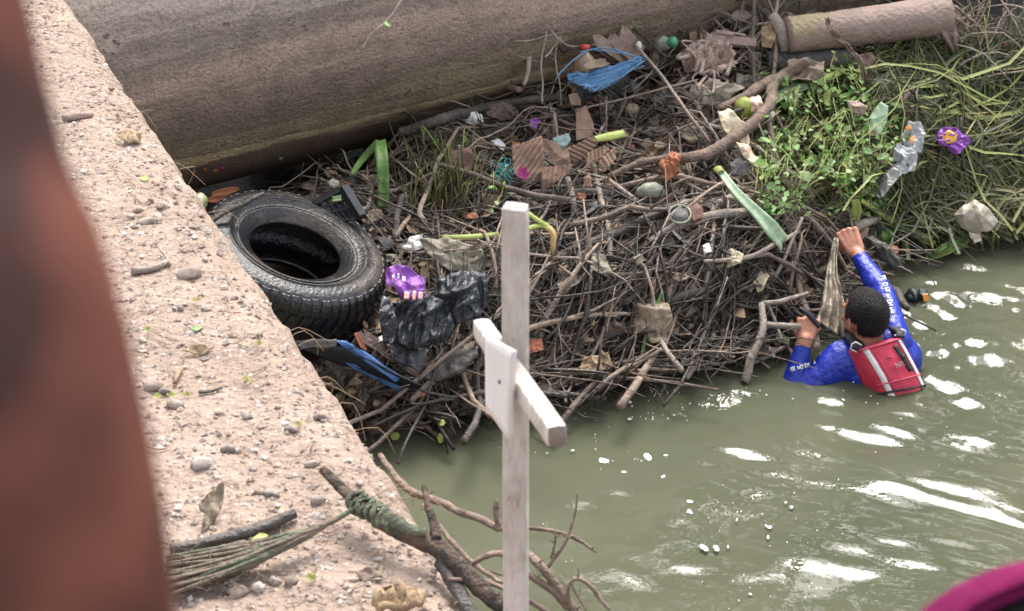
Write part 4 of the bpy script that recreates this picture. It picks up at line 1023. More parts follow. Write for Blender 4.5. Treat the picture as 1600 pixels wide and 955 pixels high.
def sheet(name, poly, lift, m, label=None, cat=None, group=None, parent=None, tilt=.5, amp=.03, freq=9.0, thick=.002, corr=None, rings=9, seg=56, droop=0.0, dome=0.0, world_c=None, raggy=.03, mats=None, aniso=1.0):
    """crumpled sheet, bag, leaf or board with the given outline, lying on the debris"""
    cu = sum(p[0] for p in poly) / len(poly); cv = sum(p[1] for p in poly) / len(poly)
    c = world_c or P(cu, cv, lift); n = ((CAM - c).normalized() * tilt + V((0, 0, 1)) * (1 - tilt)).normalized()
    W = [plane(u, v, c, n) for u, v in poly]; per = []
    tot = sum((W[(i + 1) % len(W)] - W[i]).length for i in range(len(W)))
    d = 0; i = 0; acc = 0
    for s in range(seg):
        t_ = tot * s / seg
        while True:
            l = (W[(i + 1) % len(W)] - W[i]).length
            if acc + l >= t_ or i >= len(W) - 1: break
            acc += l; i += 1
        per.append(W[i].lerp(W[(i + 1) % len(W)], min(1, (t_ - acc) / max(l, 1e-6))))
    ex = (W[0] - c).normalized(); ey = n.cross(ex); sd = U(0, 90); rows = []
    if corr: cx = (ex * math.cos(corr[0]) + ey * math.sin(corr[0]))
    for r in range(rings + 1):
        f = r / rings; row = []
        for j, p in enumerate(per):
            q = c.lerp(p, f * (1 + raggy * noise.noise(V((j * .9, sd, f * 2)))))
            x = (q - c).dot(ex); y = (q - c).dot(ey)
            w_ = .25 * noise.noise(V((x * 6, y * 6, sd))) if aniso != 1 else 0
            a = noise.noise(V(((x + w_ * .3) * freq, y * freq * aniso + w_, sd))); b = noise.noise(V(((x + y * .6) * freq * 2.3, (y - x * .6) * freq * 2.3 * aniso, sd + 5)))
            h = amp * (1.3 * (.5 - abs(a)) + .6 * (.35 - abs(b)) + .4 * noise.noise(V((x * freq * .5, y * freq * .5, sd + 9))))
            if corr: h += corr[2] * math.sin((q - c).dot(cx) * 2 * math.pi / corr[1])
            h += dome * (1 - f * f) - droop * f ** 3
            row.append(q + n * h)
        rows.append(row)
    mb = MB(); mb.grid(rows, True); o = mb.build(name, mats or m, parent); solid(o, thick)
    if label: tag(o, label, cat, group)
    return o
def lump(name, u, v, rx, ry, lift, m, label=None, cat=None, parent=None, rough=.35, rot=0.0, rz=None, group=None):
    c = P(u, v, lift); k = mpp(c); a = math.radians(rot)
    ax = RT * math.cos(a) + UP * math.sin(a); ay = UP * math.cos(a) - RT * math.sin(a)
    mb = MB(); mb.ball(c, ax * rx * k, ay * ry * k, -FW * (rz or min(rx, ry)) * k, 20, 14, rough, U(0, 40))
    o = mb.build(name, m, parent)
    if label: tag(o, label, cat, group)
    return o
def plankpx(name, a, b, wpx, tpx, la, lb, m, label=None, cat=None, group=None, parent=None, face=.5, split=.0):
    p0, p1 = P(*a, la), P(*b, lb); d = (p1 - p0).normalized(); k = mpp(p0); toc = ((CAM - p0).normalized() * face + V((0, 0, 1)) * (1 - face)).normalized()
    s = d.cross(toc).normalized(); nn = s.cross(d); mb = MB(); rows = []; n = 12; sd = U(0, 50)
    for i in range(n + 1):
        f = i / n; e = 1 - split * (i == n or i == 0) * R()
        p = p0.lerp(p1, f); hw = wpx * k / 2; ht = tpx * k / 2; row = []
        for x, y in ((-1, -1), (-.4, -1), (.3, -1), (1, -1), (1, 1), (.35, 1), (-.3, 1), (-1, 1)):
            dx = d * (split * noise.noise(V((x * 4 + sd, y, i))) * .05 if i in (0, n) else 0)
            row.append(p + s * hw * x * (1 + .06 * noise.noise(V((x + sd, i * .6, 1)))) + nn * ht * y * (1 + .2 * noise.noise(V((x * 3 + sd, i * .5, y)))) + dx)
        rows.append(row)
    mb.grid(rows, True); mb.add(rows[0], [tuple(range(8))[::-1]]); mb.add(rows[-1], [tuple(range(8))])
    o = mb.build(name, m, parent, smooth=False)
    if label: tag(o, label, cat, group)
    return o

# ================================================================== THE HEAP ITSELF: uncountable twigs and rotten leaves
def twig_path(u, v, ang, L, lift, arch=0.0, bend=.25, n=7, sag=1.0):
    c = P(u, v, lift); a = ang; pts = []
    # the heading is measured on the heap's surface: x to the right, y away from the viewer
    d = V((math.cos(a), math.sin(a), 0)); p = V((c.x, c.y, 0)) - d * L / 2; turn = U(-bend, bend)
    slope = U(-.25, .25)
    for i in range(n):
        f = i / (n - 1); h = max(hgt(p.x, p.y), 0.0 if lift > .02 else -.05) * sag + (hgt(c.x, c.y)) * (1 - sag)
        pts.append(V((p.x, p.y, h + lift + arch * math.sin(math.pi * f) + slope * (f - .5) * L * .35)))
        a += turn / n + U(-.08, .08); d = V((math.cos(a), math.sin(a), 0)); p = p + d * L / (n - 1)
    return jit(jit(pts, .030, 3.5), .010, 11)
TYX, TYY = atD(447, 424, 7.72).x, atD(447, 424, 7.72).y
def clear(pts): return all((p.x - TYX) ** 2 + (p.y - TYY) ** 2 > .36 ** 2 for p in pts)
REG = []                                     # sampling of the heap by what grows denser where
def heap_uv():
    while True:
        u = U(480, 1420); v = U(20, 640)
        if v > float(np.interp(u, [480, 560, 700, 800, 900, 1000, 1100, 1200, 1270, 1325, 1420], [560, 660, 650, 622, 602, 588, 568, 545, 500, 448, 392])): continue
        if v < float(np.interp(u, [480, 620, 830, 1000, 1180, 1420], [270, 235, 120, 60, 12, 0])): continue
        if u > 1180 and 95 < v < 330 and R() < .75: continue
        if u > 1230 and v < 90 and R() < .6: continue
        return u, v
def build_litter():
    mb = MB(); mw = MB()
    for _ in range(4300):
        u, v = heap_uv(); wet = R() < (.82 if v > 300 else .42)
        L = .10 + .55 * R() ** 2
        ang = G(.55, .45) if (v > 280 and u > 780) else U(0, math.pi)
        if R() < .25: ang = U(0, math.pi)
        pts = twig_path(u, v, ang, L, U(-.07, .07) if R() < .8 else U(.05, .15), n=6)
        if not clear(pts): continue
        r = .0013 + .0075 * R() ** 3
        (mw if wet else mb).tube(pts, lerp_list([r, r * .9, r * .45], 6), 4)
    for _ in range(800):                    # fans of roots and brushwood hanging into the water
        u = U(780, 1320); v = U(300, 590)
        if v > float(np.interp(u, [780, 1000, 1200, 1325], [600, 570, 520, 440])): continue
        f = round(u / 85) * 85; ang = .75 + .25 * math.sin(f) + G(0, .15)
        pts = twig_path(u, v, ang, U(.3, .8), U(.02, .12), n=7, bend=.5)
        r = U(.0015, .0035); (mw if R() < .7 else mb).tube(pts, lerp_list([r, r, r * .4], 7), 4)
    tag(mb.build('dry_twig_litter', 'twig'), kind='stuff'); tag(mw.build('wet_twig_litter', 'twig_wet'), kind='stuff')
    mb = MB()
    for _ in range(4200):
        u, v = heap_uv(); p = P(u, v, U(.0, .09)); s = U(.008, .032) if R() < .85 else U(.03, .06)
        if not clear([p]): continue
        mb.mi = 0 if R() < .5 else (1 if R() < .55 else (2 if R() < .55 else (3 if R() < .6 else random.choice((4, 4, 5, 6)))))
        if v > 300 and R() < .5: mb.mi = 0
        a = U(0, 6.3)
        nrm = V((U(-.6, .6), U(-.9, .3), 1)).normalized(); x = nrm.orthogonal().normalized(); y = nrm.cross(x); x, y = x * math.cos(a) + y * math.sin(a), y * math.cos(a) - x * math.sin(a)
        c_ = U(-.3, .4)
        mb.add([p - x * s, p - x * s * .3 - y * s * .5 + nrm * s * c_, p + x * s * .5 - y * s * .4 + nrm * s * c_ * .6, p + x * s, p + x * s * .5 + y * s * .42 + nrm * s * c_ * .7, p - x * s * .3 + y * s * .5 + nrm * s * c_ * U(.2, 1)], [(0, 1, 5), (1, 2, 4, 5), (2, 3, 4)])
    tag(mb.build('rotten_leaf_litter', ['leaf_litter', 'brown_leaf', 'grey_leaf', 'tan_leaf', 'white', 'green', 'orange_leaf'], smooth=False), kind='stuff')
build_litter()
def build_scraps():
    mb = MB()
    for _ in range(520):
        u, v = heap_uv(); c = P(u, v, U(.03, .10)); s = U(.02, .065)
        if not clear([c]): continue
        n = V((U(-.6, .6), U(-1, .2), 1)).normalized(); x = n.orthogonal().normalized(); y = n.cross(x); q = U(.4, 1); sd = U(0, 90); a0 = U(0, 6); rows = []
        for r in range(4):
            rows.append([c + (x * math.cos(a) + y * q * math.sin(a)) * s * r / 3 * (1 + .4 * noise.noise(V((math.cos(a) * 1.5, math.sin(a) * 1.5, sd)))) + n * s * .8 * noise.noise(V((math.cos(a) * r * .6, math.sin(a) * r * .6, sd + 9))) for a in [a0 + 2 * math.pi * k / 10 for k in range(10)]])
        mb.mi = random.choice((0, 0, 1, 2, 3, 4)); mb.grid(rows, True)
    tag(mb.build('muddy_scraps', ['leaf_litter', 'brown_leaf', 'grey_leaf', 'grey_cloth', 'plank_wet']), kind='stuff')
build_scraps()
def build_tangle():                          # crooked forked brushwood between the small twigs and the branches
    mb = MB(); mw = MB(); mp_ = MB()
    for _ in range(620):
        u, v = heap_uv(); L = U(.18, .7); r = .0022 + .008 * R() ** 2.2
        pts = twig_path(u, v, G(.6, .6) if v > 280 and R() < .7 else U(0, math.pi), L, U(-.02, .13), arch=U(-.02, .07), n=10, bend=1.8)
        if not clear(pts): continue
        q = R(); t_ = mw if q < (.72 if v > 280 else .4) else (mb if q < .9 else mp_)
        t_.tube(jit(pts, .012, 16), lerp_list([r, r * .85, r * .35], 10), 6, rough=.15)
        for _k in range(random.randrange(0, 5)):
            k = random.randrange(1, 8); p = pts[k]; dd = ((pts[k + 1] - pts[k]).normalized() + V((U(-1, 1), U(-1, 1), U(-.4, .9)))).normalized(); l = U(.04, .2)
            t_.tube(jit([p, p + dd * l * .4, p + dd * l * .7 + V((U(-.02, .02), 0, U(-.02, .02))), p + dd * l], .012, 12), [r * .5, r * .4, r * .3, r * .15], 4)
    tag(mb.build('dry_brushwood', 'twig'), kind='stuff'); tag(mw.build('wet_brushwood', 'twig_wet'), kind='stuff'); tag(mp_.build('pale_brushwood', 'twig_pale'), kind='stuff')
build_tangle()
LMK = [(460, 400, 'the tyre'), (632, 445, 'the purple crisp packet'), (690, 500, 'the black bag'), (595, 270, 'the upright green strap leaf'), (690, 290, 'the grass tuft'), (785, 265, 'the turquoise rope'), (860, 250, 'the brown cardboard'), (930, 125, 'the blue netting'), (945, 212, 'the green leaf stub'), (740, 186, 'the white foam lump'),
       (1047, 260, 'the orange rag'), (1017, 299, 'the smooth greenish stone'), (1062, 336, 'the round tin lid'), (1175, 320, 'the long pale strap leaf'), (1150, 210, 'the peeled stalk'), (1175, 165, 'the coconut'), (1145, 405, 'the yellowish carton'), (1190, 440, 'the printed paper scrap'), (1020, 505, 'the large curled dead leaf'), (940, 415, 'the triangular leaf'), (805, 330, 'the top of the cross'), (1180, 540, 'the forked driftwood'),
       (1110, 95, 'the pinkish fibre tangle'), (560, 580, 'the blue panel'), (700, 620, 'the log at the waterline'), (930, 565, 'the tan bark at the waterline'), (1050, 552, 'the green blade at the waterline'), (1350, 300, 'the raised hand'), (960, 510, 'the reddish rotten clump'), (830, 545, 'the dark red leaf'), (855, 370, 'the orange stalk'), (975, 70, 'the split boards'), (1230, 60, 'the trunk'), (1290, 440, 'the hanging plastic sheet')]
def beside(u, v):
    x, y, nm = min(LMK, key=lambda q: (q[0] - u) ** 2 + 1.6 * (q[1] - v) ** 2); dx, dy = u - x, v - y; far = abs(dx) + abs(dy) > 70
    rel = ('right of' if dx > 0 else 'left of') if abs(dx) > 1.2 * abs(dy) else ('below' if dy > 0 else 'above')
    return ('well ' if far else 'just ') + rel + ' ' + nm
TG = 'bare twigs tangled in the debris heap'
def build_twigs():
    for i in range(190):
        u, v = heap_uv(); ang = G(.5, .5) if (v > 270 and u > 760) else U(0, math.pi)
        L = .25 + .7 * R(); r = .0035 + .010 * R() ** 2
        if i < 34: L = U(.8, 1.5); r = U(.009, .016)
        pts = twig_path(u, v, ang, L, U(.05, .14), arch=U(0, .06), n=9, bend=.9)
        if i < 34 and any(p.z < .03 or p.x > 1.15 and p.y < 8.2 for p in pts): continue
        if not clear(pts): continue
        mb = MB(); mb.tube(pts, lerp_list([r, r * .8, r * .35], 9), 6)
        for _ in range(random.choice((1, 2, 3, 4))):
            k = random.randrange(2, 7); q = pts[k]; d = (pts[k + 1] - pts[k]).normalized(); sd = (d + V((U(-1, 1), U(-1, 1), U(-.2, .7))) * .9).normalized(); l = U(.06, .22)
            mb.tube(jit([q, q + sd * l * .5 + V((0, 0, -.004)), q + sd * l], .008, 9), [r * .55, r * .4, r * .2], 5)
        mt = 'twig_one' if R() < .45 else ('twig_pale' if R() < (.35 if v < 300 else .12) else ('twig_wet' if R() < .5 else 'bark_dark'))
        tag(mb.build('twig', mt), ('long' if L > .65 else 'short' if L < .42 else 'bare') + ' ' + ('thick' if r > .0075 else 'thin') + ' ' + {'twig_one': 'brown', 'twig_pale': 'pale', 'twig_wet': 'wet black', 'bark_dark': 'dark'}[mt] + ' twig ' + beside(u, v), 'twig', TG)
build_twigs()

# ================================================================== BRANCHES AND LOGS one can point at
def fork(name, stems, m, label, cat='branch'):
    """one branch with side limbs: stems = list of (px, rpx, lift)"""
    mb = MB()
    for px, rpx, lift in stems:
        pts = [P(u, v, l) for (u, v), l in zip(px, lift if hasattr(lift, '__len__') else [lift] * len(px))]
        kk = mpp(pts[0]); L = sum((pts[i + 1] - pts[i]).length for i in range(len(pts) - 1))
        sp = smoothpath(pts, max(3, min(12, int(L / .03 / max(1, len(pts) - 1)) + 1))); n = len(sp)
        rads = lerp_list([r * kk for r in (rpx if hasattr(rpx, '__len__') else [rpx, rpx])], n); sp = jit(sp, min(.010, rads[0] * .7), 10)
        rads = [r * (1 + .14 * noise.noise(V((i * .7, px[0][0], 2)))) for i, r in enumerate(rads)]
        mb.tube(sp, rads, 9, rough=.05)
    return tag(mb.build(name, m), label, cat)
fork('branch', [([(625, 210), (690, 188), (760, 168), (830, 156), (880, 152)], [9, 9, 7, 6], [.16, .16, .15, .13, .10])], 'bark_dark', 'thick dark straight branch lying just below the concrete pipe')
fork('branch', [([(730, 123), (770, 130), (812, 140)], [6, 6, 5], [.14, .15, .16])], 'plank', 'short broken brown stick jutting left from the heap towards the pipe', 'stick')
fork('branch', [([(723, 134), (745, 147), (790, 140), (815, 132)], [2.5, 3, 3], [.12, .12, .13, .13])], 'bark', 'thin curved stick just under the broken brown stick', 'stick')
fork('branch', [([(1262, 94), (1225, 118), (1180, 142), (1122, 170)], [7, 11, 9, 6], [.30, .26, .22, .15]), ([(1208, 128), (1200, 165), (1160, 205), (1115, 237), (1080, 245), (1020, 250), (950, 275)], [9, 8.5, 9, 10, 8, 6, 4], [.25, .25, .22, .20, .18, .16, .12])], 'bark', 'big smooth forked brown branch curving over the heap beside the pale husk')
fork('branch', [([(845, 440), (868, 405), (910, 385), (990, 352), (1080, 308)], [9, 9, 8, 7, 5], [.09, .10, .10, .10, .10])], 'bark_dark', 'dark curved branch rising to the right from behind the cross')
fork('branch', [([(930, 365), (1010, 338), (1090, 322), (1160, 312), (1240, 288)], [12, 14, 12, 10, 9], [.07, .08, .09, .10, .10])], 'bark_grey', 'thick grey brown branch slanting across the middle of the heap')
fork('branch', [([(1010, 382), (1080, 345), (1150, 335), (1225, 305)], [6, 8, 8, 6], [.10, .12, .13, .12])], 'bark_grey', 'second grey branch running just below the thick slanting one')
fork('branch', [([(820, 305), (900, 302), (980, 305), (1060, 298)], [7, 8, 7, 5], [.09, .09, .09, .08])], 'bark_dark', 'dark branch lying level below the crumpled cardboard')
fork('branch', [([(1163, 597), (1176, 556), (1192, 515), (1190, 474)], [7, 7, 6, 5], [.015, .09, .16, .22]), ([(1190, 506), (1222, 508), (1252, 511)], [6, 5, 5], [.16, .17, .17]), ([(1190, 474), (1222, 468), (1262, 457)], [4, 4, 3], [.22, .22, .2]), ([(1200, 476), (1210, 500), (1222, 535)], [3, 3, 2.5], [.2, .15, .1])], 'bark_grey', 'pale forked driftwood branch standing in the water at the left fist of the man')
fork('branch', [([(1176, 566), (1200, 556), (1232, 538)], [4, 4, 3], [.03, .05, .06])], 'bark_grey', 'small pale stick in the water behind the forked driftwood', 'stick')
fork('branch', [([(1300, 378), (1322, 366), (1345, 352), (1372, 342)], [7, 8, 8, 7], [.09, .10, .11, .12]), ([(1304, 372), (1318, 392), (1324, 402)], [5, 4, 4], [.09, .05, .05])], 'bark_grey', 'stub of grey branch gripped by the raised right hand')
fork('branch', [([(1100, 408), (1160, 404), (1200, 388), (1248, 362)], [3, 4, 4, 3], [.15, .16, .16, .16])], 'twig_pale', 'pale thin branch bent across the heap left of the man')
fork('branch', [([(1252, 340), (1240, 372), (1222, 412), (1208, 442)], [3, 3, 3, 2], [.18, .16, .14, .12])], 'bark_grey', 'thin upright stick leaning left of the draped plastic sheet', 'stick')
fork('branch', [([(862, 575), (905, 540), (960, 520), (1050, 470), (1110, 448)], [8, 10, 9, 8, 6], [.07, .08, .08, .09, .09])], 'bark_dark', 'dark rotten branch along the lower heap right of the cross')
fork('branch', [([(575, 668), (640, 650), (700, 630), (770, 612), (800, 606)], [12, 13, 11, 11, 9], [.05, .06, .07, .07, .06]), ([(640, 650), (665, 668), (690, 690)], [5, 4, 3], [.06, .04, .02])], 'bark', 'rough log lying along the waterline left of the cross', 'log')
fork('branch', [([(738, 538), (705, 566), (672, 598), (640, 628)], [6, 6, 6, 5], [.14, .14, .13, .10])], 'bark_grey', 'straight grey stick leaning over the grey stone slab', 'stick')
fork('branch', [([(760, 545), (742, 575), (718, 612), (700, 640)], [6, 6, 5, 5], [.13, .11, .09, .06])], 'bark', 'second straight stick running down beside the cross arm', 'stick')
fork('branch', [([(1038, 560), (1072, 556), (1100, 548)], [5, 5, 4], [.03, .04, .05])], 'bark_grey', 'short stick at the waterline below the green strap leaf', 'stick')
fork('branch', [([(992, 70), (1032, 116), (1072, 172), (1110, 225)], [2.2, 2.6, 2.6, 2], [.32, .27, .22, .17])], 'twig_pale', 'long thin straight branch slanting down from the split boards')
fork('branch', [([(960, 0), (985, 40), (1012, 62), (1040, 90)], [2.5, 2.5, 2, 2], [.3, .3, .28, .26])], 'bark_dark', 'dark thin twig crossing the pipe above the split boards', 'twig')
fork('branch', [([(1090, 125), (1050, 135), (985, 152), (900, 172)], [1.2, 1.8, 1.6, 1.2], [.2, .2, .2, .18])], 'twig_pale', 'long pale twig lying level below the blue netting', 'twig')
fork('branch', [([(618, 372), (622, 330), (628, 305)], [6, 6, 5], [.10, .14, .17])], 'bark_dark', 'short dark upright stick left of the grass tuft', 'stick')
# stick lying on the tyre
s_pts = [atD(316, 353, 7.50), atD(360, 328, 7.56), atD(412, 304, 7.62)]
o, _ = stick('stick', None, [5, 4.5, 3.5], None, 'bark_dark', 'dark straight stick lying across the back of the tyre', 'stick', world=s_pts)
# thorny twig in front of the pipe
def thorny(name, stems, r, label):
    mb = MB()
    for px, lift in stems:
        pts = smoothpath([P(u, v, l) for (u, v), l in zip(px, lift)], 6); n = len(pts); pts = jit(pts, .01, 12); mb.tube(pts, lerp_list([r, r * .8, r * .4], n), 5)
        for i in range(1, n - 1):
            if R() < .6:
                d = V((U(-1, 1), U(-.5, .2), U(-.6, 1))).normalized(); mb.tube([pts[i], pts[i] + d * U(.012, .035)], [r * .5, r * .1], 4)
    return tag(mb.build(name, 'twig_pale'), label, 'twig')
thorny('thorn_branch', [([(848, 165), (847, 110), (848, 70), (856, 40)], [.18, .30, .38, .44]), ([(803, 66), (830, 63), (862, 56), (880, 52)], [.38, .38, .39, .39]), ([(855, 40), (868, 55), (885, 68), (905, 72)], [.44, .42, .4, .38]), ([(862, 40), (870, 28), (882, 20)], [.44, .46, .48]), ([(850, 90), (866, 72), (878, 56)], [.34, .37, .4])], .0042, 'pale thorny bare branch standing up in front of the concrete pipe')
thorny('thorn_branch', [([(735, 55), (770, 72), (800, 85), (845, 97)], [.34, .34, .33, .30])], .0036, 'pale thorny twig reaching left across the pipe')
thorny('thorn_branch', [([(878, 45), (872, 60), (868, 90), (876, 130), (878, 165)], [.42, .38, .32, .26, .2])], .004, 'second pale thorny branch hanging right of the upright one')
thorny('thorn_branch', [([(720, 258), (745, 220), (790, 200), (825, 170), (868, 168)], [.1, .16, .18, .2, .18])], .0036, 'long pale twig bending up from the grass tuft')
fork('branch', [([(832, 70), (826, 100), (818, 135)], [4, 4, 3], [.3, .25, .18])], 'twig_pale', 'short light brown stick leaning beside the thorny branch', 'stick')
fork('branch', [([(862, 0), (858, 22), (856, 50)], [6, 5, 4], [.42, .38, .32])], 'bark_dark', 'dark stub of branch at the pipe above the thorny branch', 'stick')

# logs at the top right
def log(name, a, b, r0, r1, la, lb, m, label, seg=26, cat='log'):
    p0, p1 = P(*a, la), P(*b, lb); k = mpp(p0); n = seg; pts = [p0.lerp(p1, i / n) for i in range(n + 1)]; pts = jit(pts, .006, 3)
    mb = MB(); mb.tube(pts, [(r0 + (r1 - r0) * i / n) * k * (1 + .03 * noise.noise(V((i * .5, r0, 1)))) for i in range(n + 1)], 24, rough=.012)
    return tag(mb.build(name, m), label, cat), p0, p1, k
lg, lp0, lp1, lk = log('tree_trunk', (1228, 55), (1478, 24), 27, 33, .22, .30, 'log_pink', 'smooth pinkish brown tree trunk lying at the top right with a torn root end', cat='log')
rd = (lp1 - lp0).normalized()
mb = MB()                                    # yellowish muddy end of the trunk, a sleeve of dried silt
n = 14; pts = [lp0.lerp(lp1, .01 + .22 * i / n) for i in range(n + 1)]
mb.tube(pts, [28.5 * lk * (1 + .02 * noise.noise(V((i, 3, 3)))) for i in range(n + 1)], 24); mb.build('muddy_bark', 'log_tan', lg)
for i in range(34):                          # torn splinter roots
    f = R(); a_ = P(1470 + U(-3, 5), 2 + 42 * f, .33 - .05 * f); mb = MB()
    if i < 24: b_, c_ = P(1476 + 22 * R(), 40 + 20 * R(), .30), P(1478 + 34 * R(), 78 + 30 * R(), .10)
    else: b_, c_ = P(1484 + 10 * R(), 10 + 20 * R(), .36), P(1496 + 24 * R(), 15 + 45 * R(), .30)
    sp = jit(smoothpath([lp1 - rd * .02, a_, b_, c_], 5), .008, 9); r_ = U(.005, .010); mb.tube(sp, lerp_list([r_ * 1.2, r_ * 1.3, r_, r_ * .8], len(sp)), 7, rough=.12)
    mb.build('root', 'bark' if R() < .6 else 'log_pink', lg)
log('log', (1200, 97), (1328, 95), 16, 18, .10, .14, 'log_grey', 'short grey log lying below the pinkish trunk')
ribbon('bark_strip', [(1292, 30), (1305, 55), (1325, 75), (1345, 100), (1352, 140)], [7, 8, 6, 7, 9], [.40, .42, .36, .30, .15], 'bark', 'strip of fibrous bark hanging over the pinkish trunk', 'bark strip', thick=.006, wav=.02)
ribbon('bark_strip', [(1348, 85), (1352, 105), (1352, 135)], [30, 34, 22], [.24, .2, .12], 'bark', 'wide brown flap of bark hanging at the end of the grey log', 'bark strip', thick=.006, wav=.03)
ribbon('hose_piece', [(1206, 22), (1217, 38), (1224, 60), (1228, 80)], [14, 17, 17, 13], [.30, .29, .26, .20], 'bark_grey', 'pale bent tube of cloth beside the muddy end of the trunk', 'cloth', fold=-.5, thick=.01)
sheet('dry_leaf', [(1230, 100), (1262, 92), (1288, 100), (1286, 122), (1262, 133), (1232, 130)], .22, 'brown_leaf', 'large crumpled tan leaf behind the forked branch', 'leaf', amp=.04, freq=11)
plankpx('plank', (1102, 62), (1182, 68), 15, 8, .20, .20, 'log_pink', 'flat pinkish piece of wood near the top of the heap', 'wood')
for i, (pl, lb) in enumerate([([(1070, 75), (1110, 68), (1140, 85), (1150, 112), (1120, 132), (1085, 130), (1066, 110)], 'tangle of pinkish fibre and rotten cloth below the flat pinkish wood')]):
    sheet('rotten_cloth', pl, .15, 'pale_fibre', lb, 'cloth', amp=.10, freq=13, thick=.004, raggy=.35, rings=14, seg=80)
for _ in range(14):
    u, v = U(1068, 1150), U(65, 130); pts = [P(u + U(-25, 25), v + U(-20, 20), .15 + U(0, .08)) for _i in range(4)]
    mb = MB(); mb.tube(smoothpath(pts, 4), U(.004, .010), 6); tag(mb.build('root', 'pale_fibre'), 'pinkish rotten fibre strand in the tangle near the heap top', 'fibre', 'pinkish fibre strands near the heap top')
sheet('dead_leaf', [(1080, 140), (1110, 128), (1150, 132), (1165, 145), (1130, 165), (1092, 168), (1075, 155)], .14, 'grey_leaf', 'big grey crumpled dead leaf beneath the fibre tangle', 'leaf', amp=.05, freq=10)
sheet('dead_leaf', [(1150, 120), (1175, 118), (1200, 128), (1180, 140), (1150, 138)], .14, 'grey_leaf', 'greyish dead leaf right of the bigger grey leaf', 'leaf', amp=.04, freq=12)
sheet('dry_leaf', [(1190, 45), (1206, 40), (1212, 62), (1205, 78), (1190, 74)], .24, 'tan_leaf', 'upright tan leaf at the left end of the trunk', 'leaf', amp=.03, freq=14)
# split boards
for a, b, w_, lb in (((884, 32), (962, 88), 22, 'longest split board, leaning against the pipe at the heap top'), ((930, 62), (975, 92), 20, 'second split board from the left at the heap top'), ((952, 58), (988, 88), 19, 'third split board from the left, its end splintered'), ((970, 50), (1000, 82), 23, 'rightmost split board beside the white shell'), ):
    plankpx('split_board', a, b, w_, 7, .34, .20, 'plank', lb, 'board', 'split boards at the heap top', face=.75, split=.8)
plankpx('split_board', (862, 48), (885, 80), 14, 6, .34, .26, 'bark_dark', 'dark short board left of the split boards', 'board')
# plank on the tyre side, stump in the water
plankpx('plank', (562, 522), (655, 585), 19, 10, .12, .12, 'plank_wet', 'rotten brown plank between the blue panel and the black bag', 'plank', face=.6, split=.6)
ribbon('red_leaf', [(556, 520), (565, 538), (572, 548)], [7, 9, 4], [.17, .17, .16], 'rust', 'small reddish leaf at the upper end of the rotten plank', 'leaf')
st_ = [P(1000, 600, -.02), P(999, 575, .06), P(994, 545, .14)]
o, _ = stick('stump', None, [9, 11, 13], None, 'log_pink', 'pinkish stump standing in the water below the dead leaf', 'stump', world=[atz(1003, 602, -.03), atz(1003, 602, -.03) + V((-.005, .01, .06)), atz(1003, 602, -.03) + V((-.02, .03, .12))], sides=12)
b_ = atz(701, 728, -.10); o, _ = stick('stake', None, [7.5, 7.5, 8], None, 'stake', 'wet wooden stake poking out of the water left of the cross', 'stake', world=[b_, b_ + V((0, 0, .08)), b_ + V((-.005, .005, .20))], sides=12, knots=.002)
for u, v, rx, ry, lb in ((690, 661, 6, 5, 'upper yellow leaf beside the wet stake'), (688, 685, 5, 8, 'lower yellow leaf beside the wet stake'), (617, 682, 8, 6, 'yellow leaf on the water near the ledge')):
    sheet('yellow_leaf', [(u - rx, v), (u - rx * .5, v - ry), (u + rx * .6, v - ry), (u + rx, v), (u + rx * .5, v + ry), (u - rx * .5, v + ry)], .10 if v < 670 else .03, 'yellow_green', lb, 'leaf', amp=.006, thick=.0015, seg=24, rings=4, tilt=.7)
# dark dead branch stump/bag behind the right arm, going into the water
sheet('sunken_bag', [(1350, 374), (1362, 370), (1386, 384), (1402, 404), (1416, 424), (1392, 424), (1374, 410), (1360, 394)], 0, 'grey_cloth', 'dark grey wet cloth bundle sinking into the water right of the raised arm', 'cloth', amp=.05, freq=14, dome=.06, world_c=atY(1380, 398, 7.66), tilt=.7, rings=12, seg=70)
o, _ = stick('wet_branch', None, [6, 7, 5], None, 'bark_dark', 'wet black stick floating behind the back of the raised arm', 'stick', world=[atY(1392, 448, 7.55), atY(1404, 462, 7.4), atY(1416, 482, 7.25)])

# ================================================================== RUBBISH
def bottle(u, v, h, r, lift, label):
    p = P(u, v, lift); k = mpp(p); d = (UP * .95 + RT * .03 - FW * .15).normalized(); t = thing('bottle', label, 'bottle', p)
    mb = MB(); mb.tube([p + d * h * k * f for f in (-.5, -.45, 0, .35, .55, .68, .78, .86)], [r * k * q for q in (.8, 1, 1, 1, .82, .5, .36, .34)], 18); mb.build('bottle_body', 'bottle', t)
    mb = MB(); mb.tube([p + d * h * k * f for f in (.85, .86, 1.04, 1.06)], [r * k * q for q in (.40, .46, .46, .38)], 16); mb.build('cap', 'red_cap', t)
bottle(913, 110, 38, 17, .26, 'brown plastic bottle with a red cap at the heap top')
ribbon('netting', [(888, 122), (915, 130), (945, 120), (975, 106), (1002, 95)], [6, 26, 34, 16, 4], [.26, .29, .30, .31, .32], 'blue_net', 'bright blue plastic netting stretched below the red capped bottle', 'netting', fold=.5, wav=.03, thick=.002)
mb = MB()
for i in range(34):
    f = R(); a_ = P(886 + 60 * f + U(-4, 4), 118 + 24 * math.sin(f * 2.2) + U(-3, 3), .31); c_ = P(1000 + U(-14, 8), 96 + U(-8, 8), .34); mb.tube(jit(smoothpath([a_, a_.lerp(c_, .5) - V((0, 0, U(0, .02))), c_], 4), .006, 14), .0013, 4)
net = [o for o in bpy.data.objects if o.name == 'netting'][0]; mb.build('net_strands', 'blue_net', net)
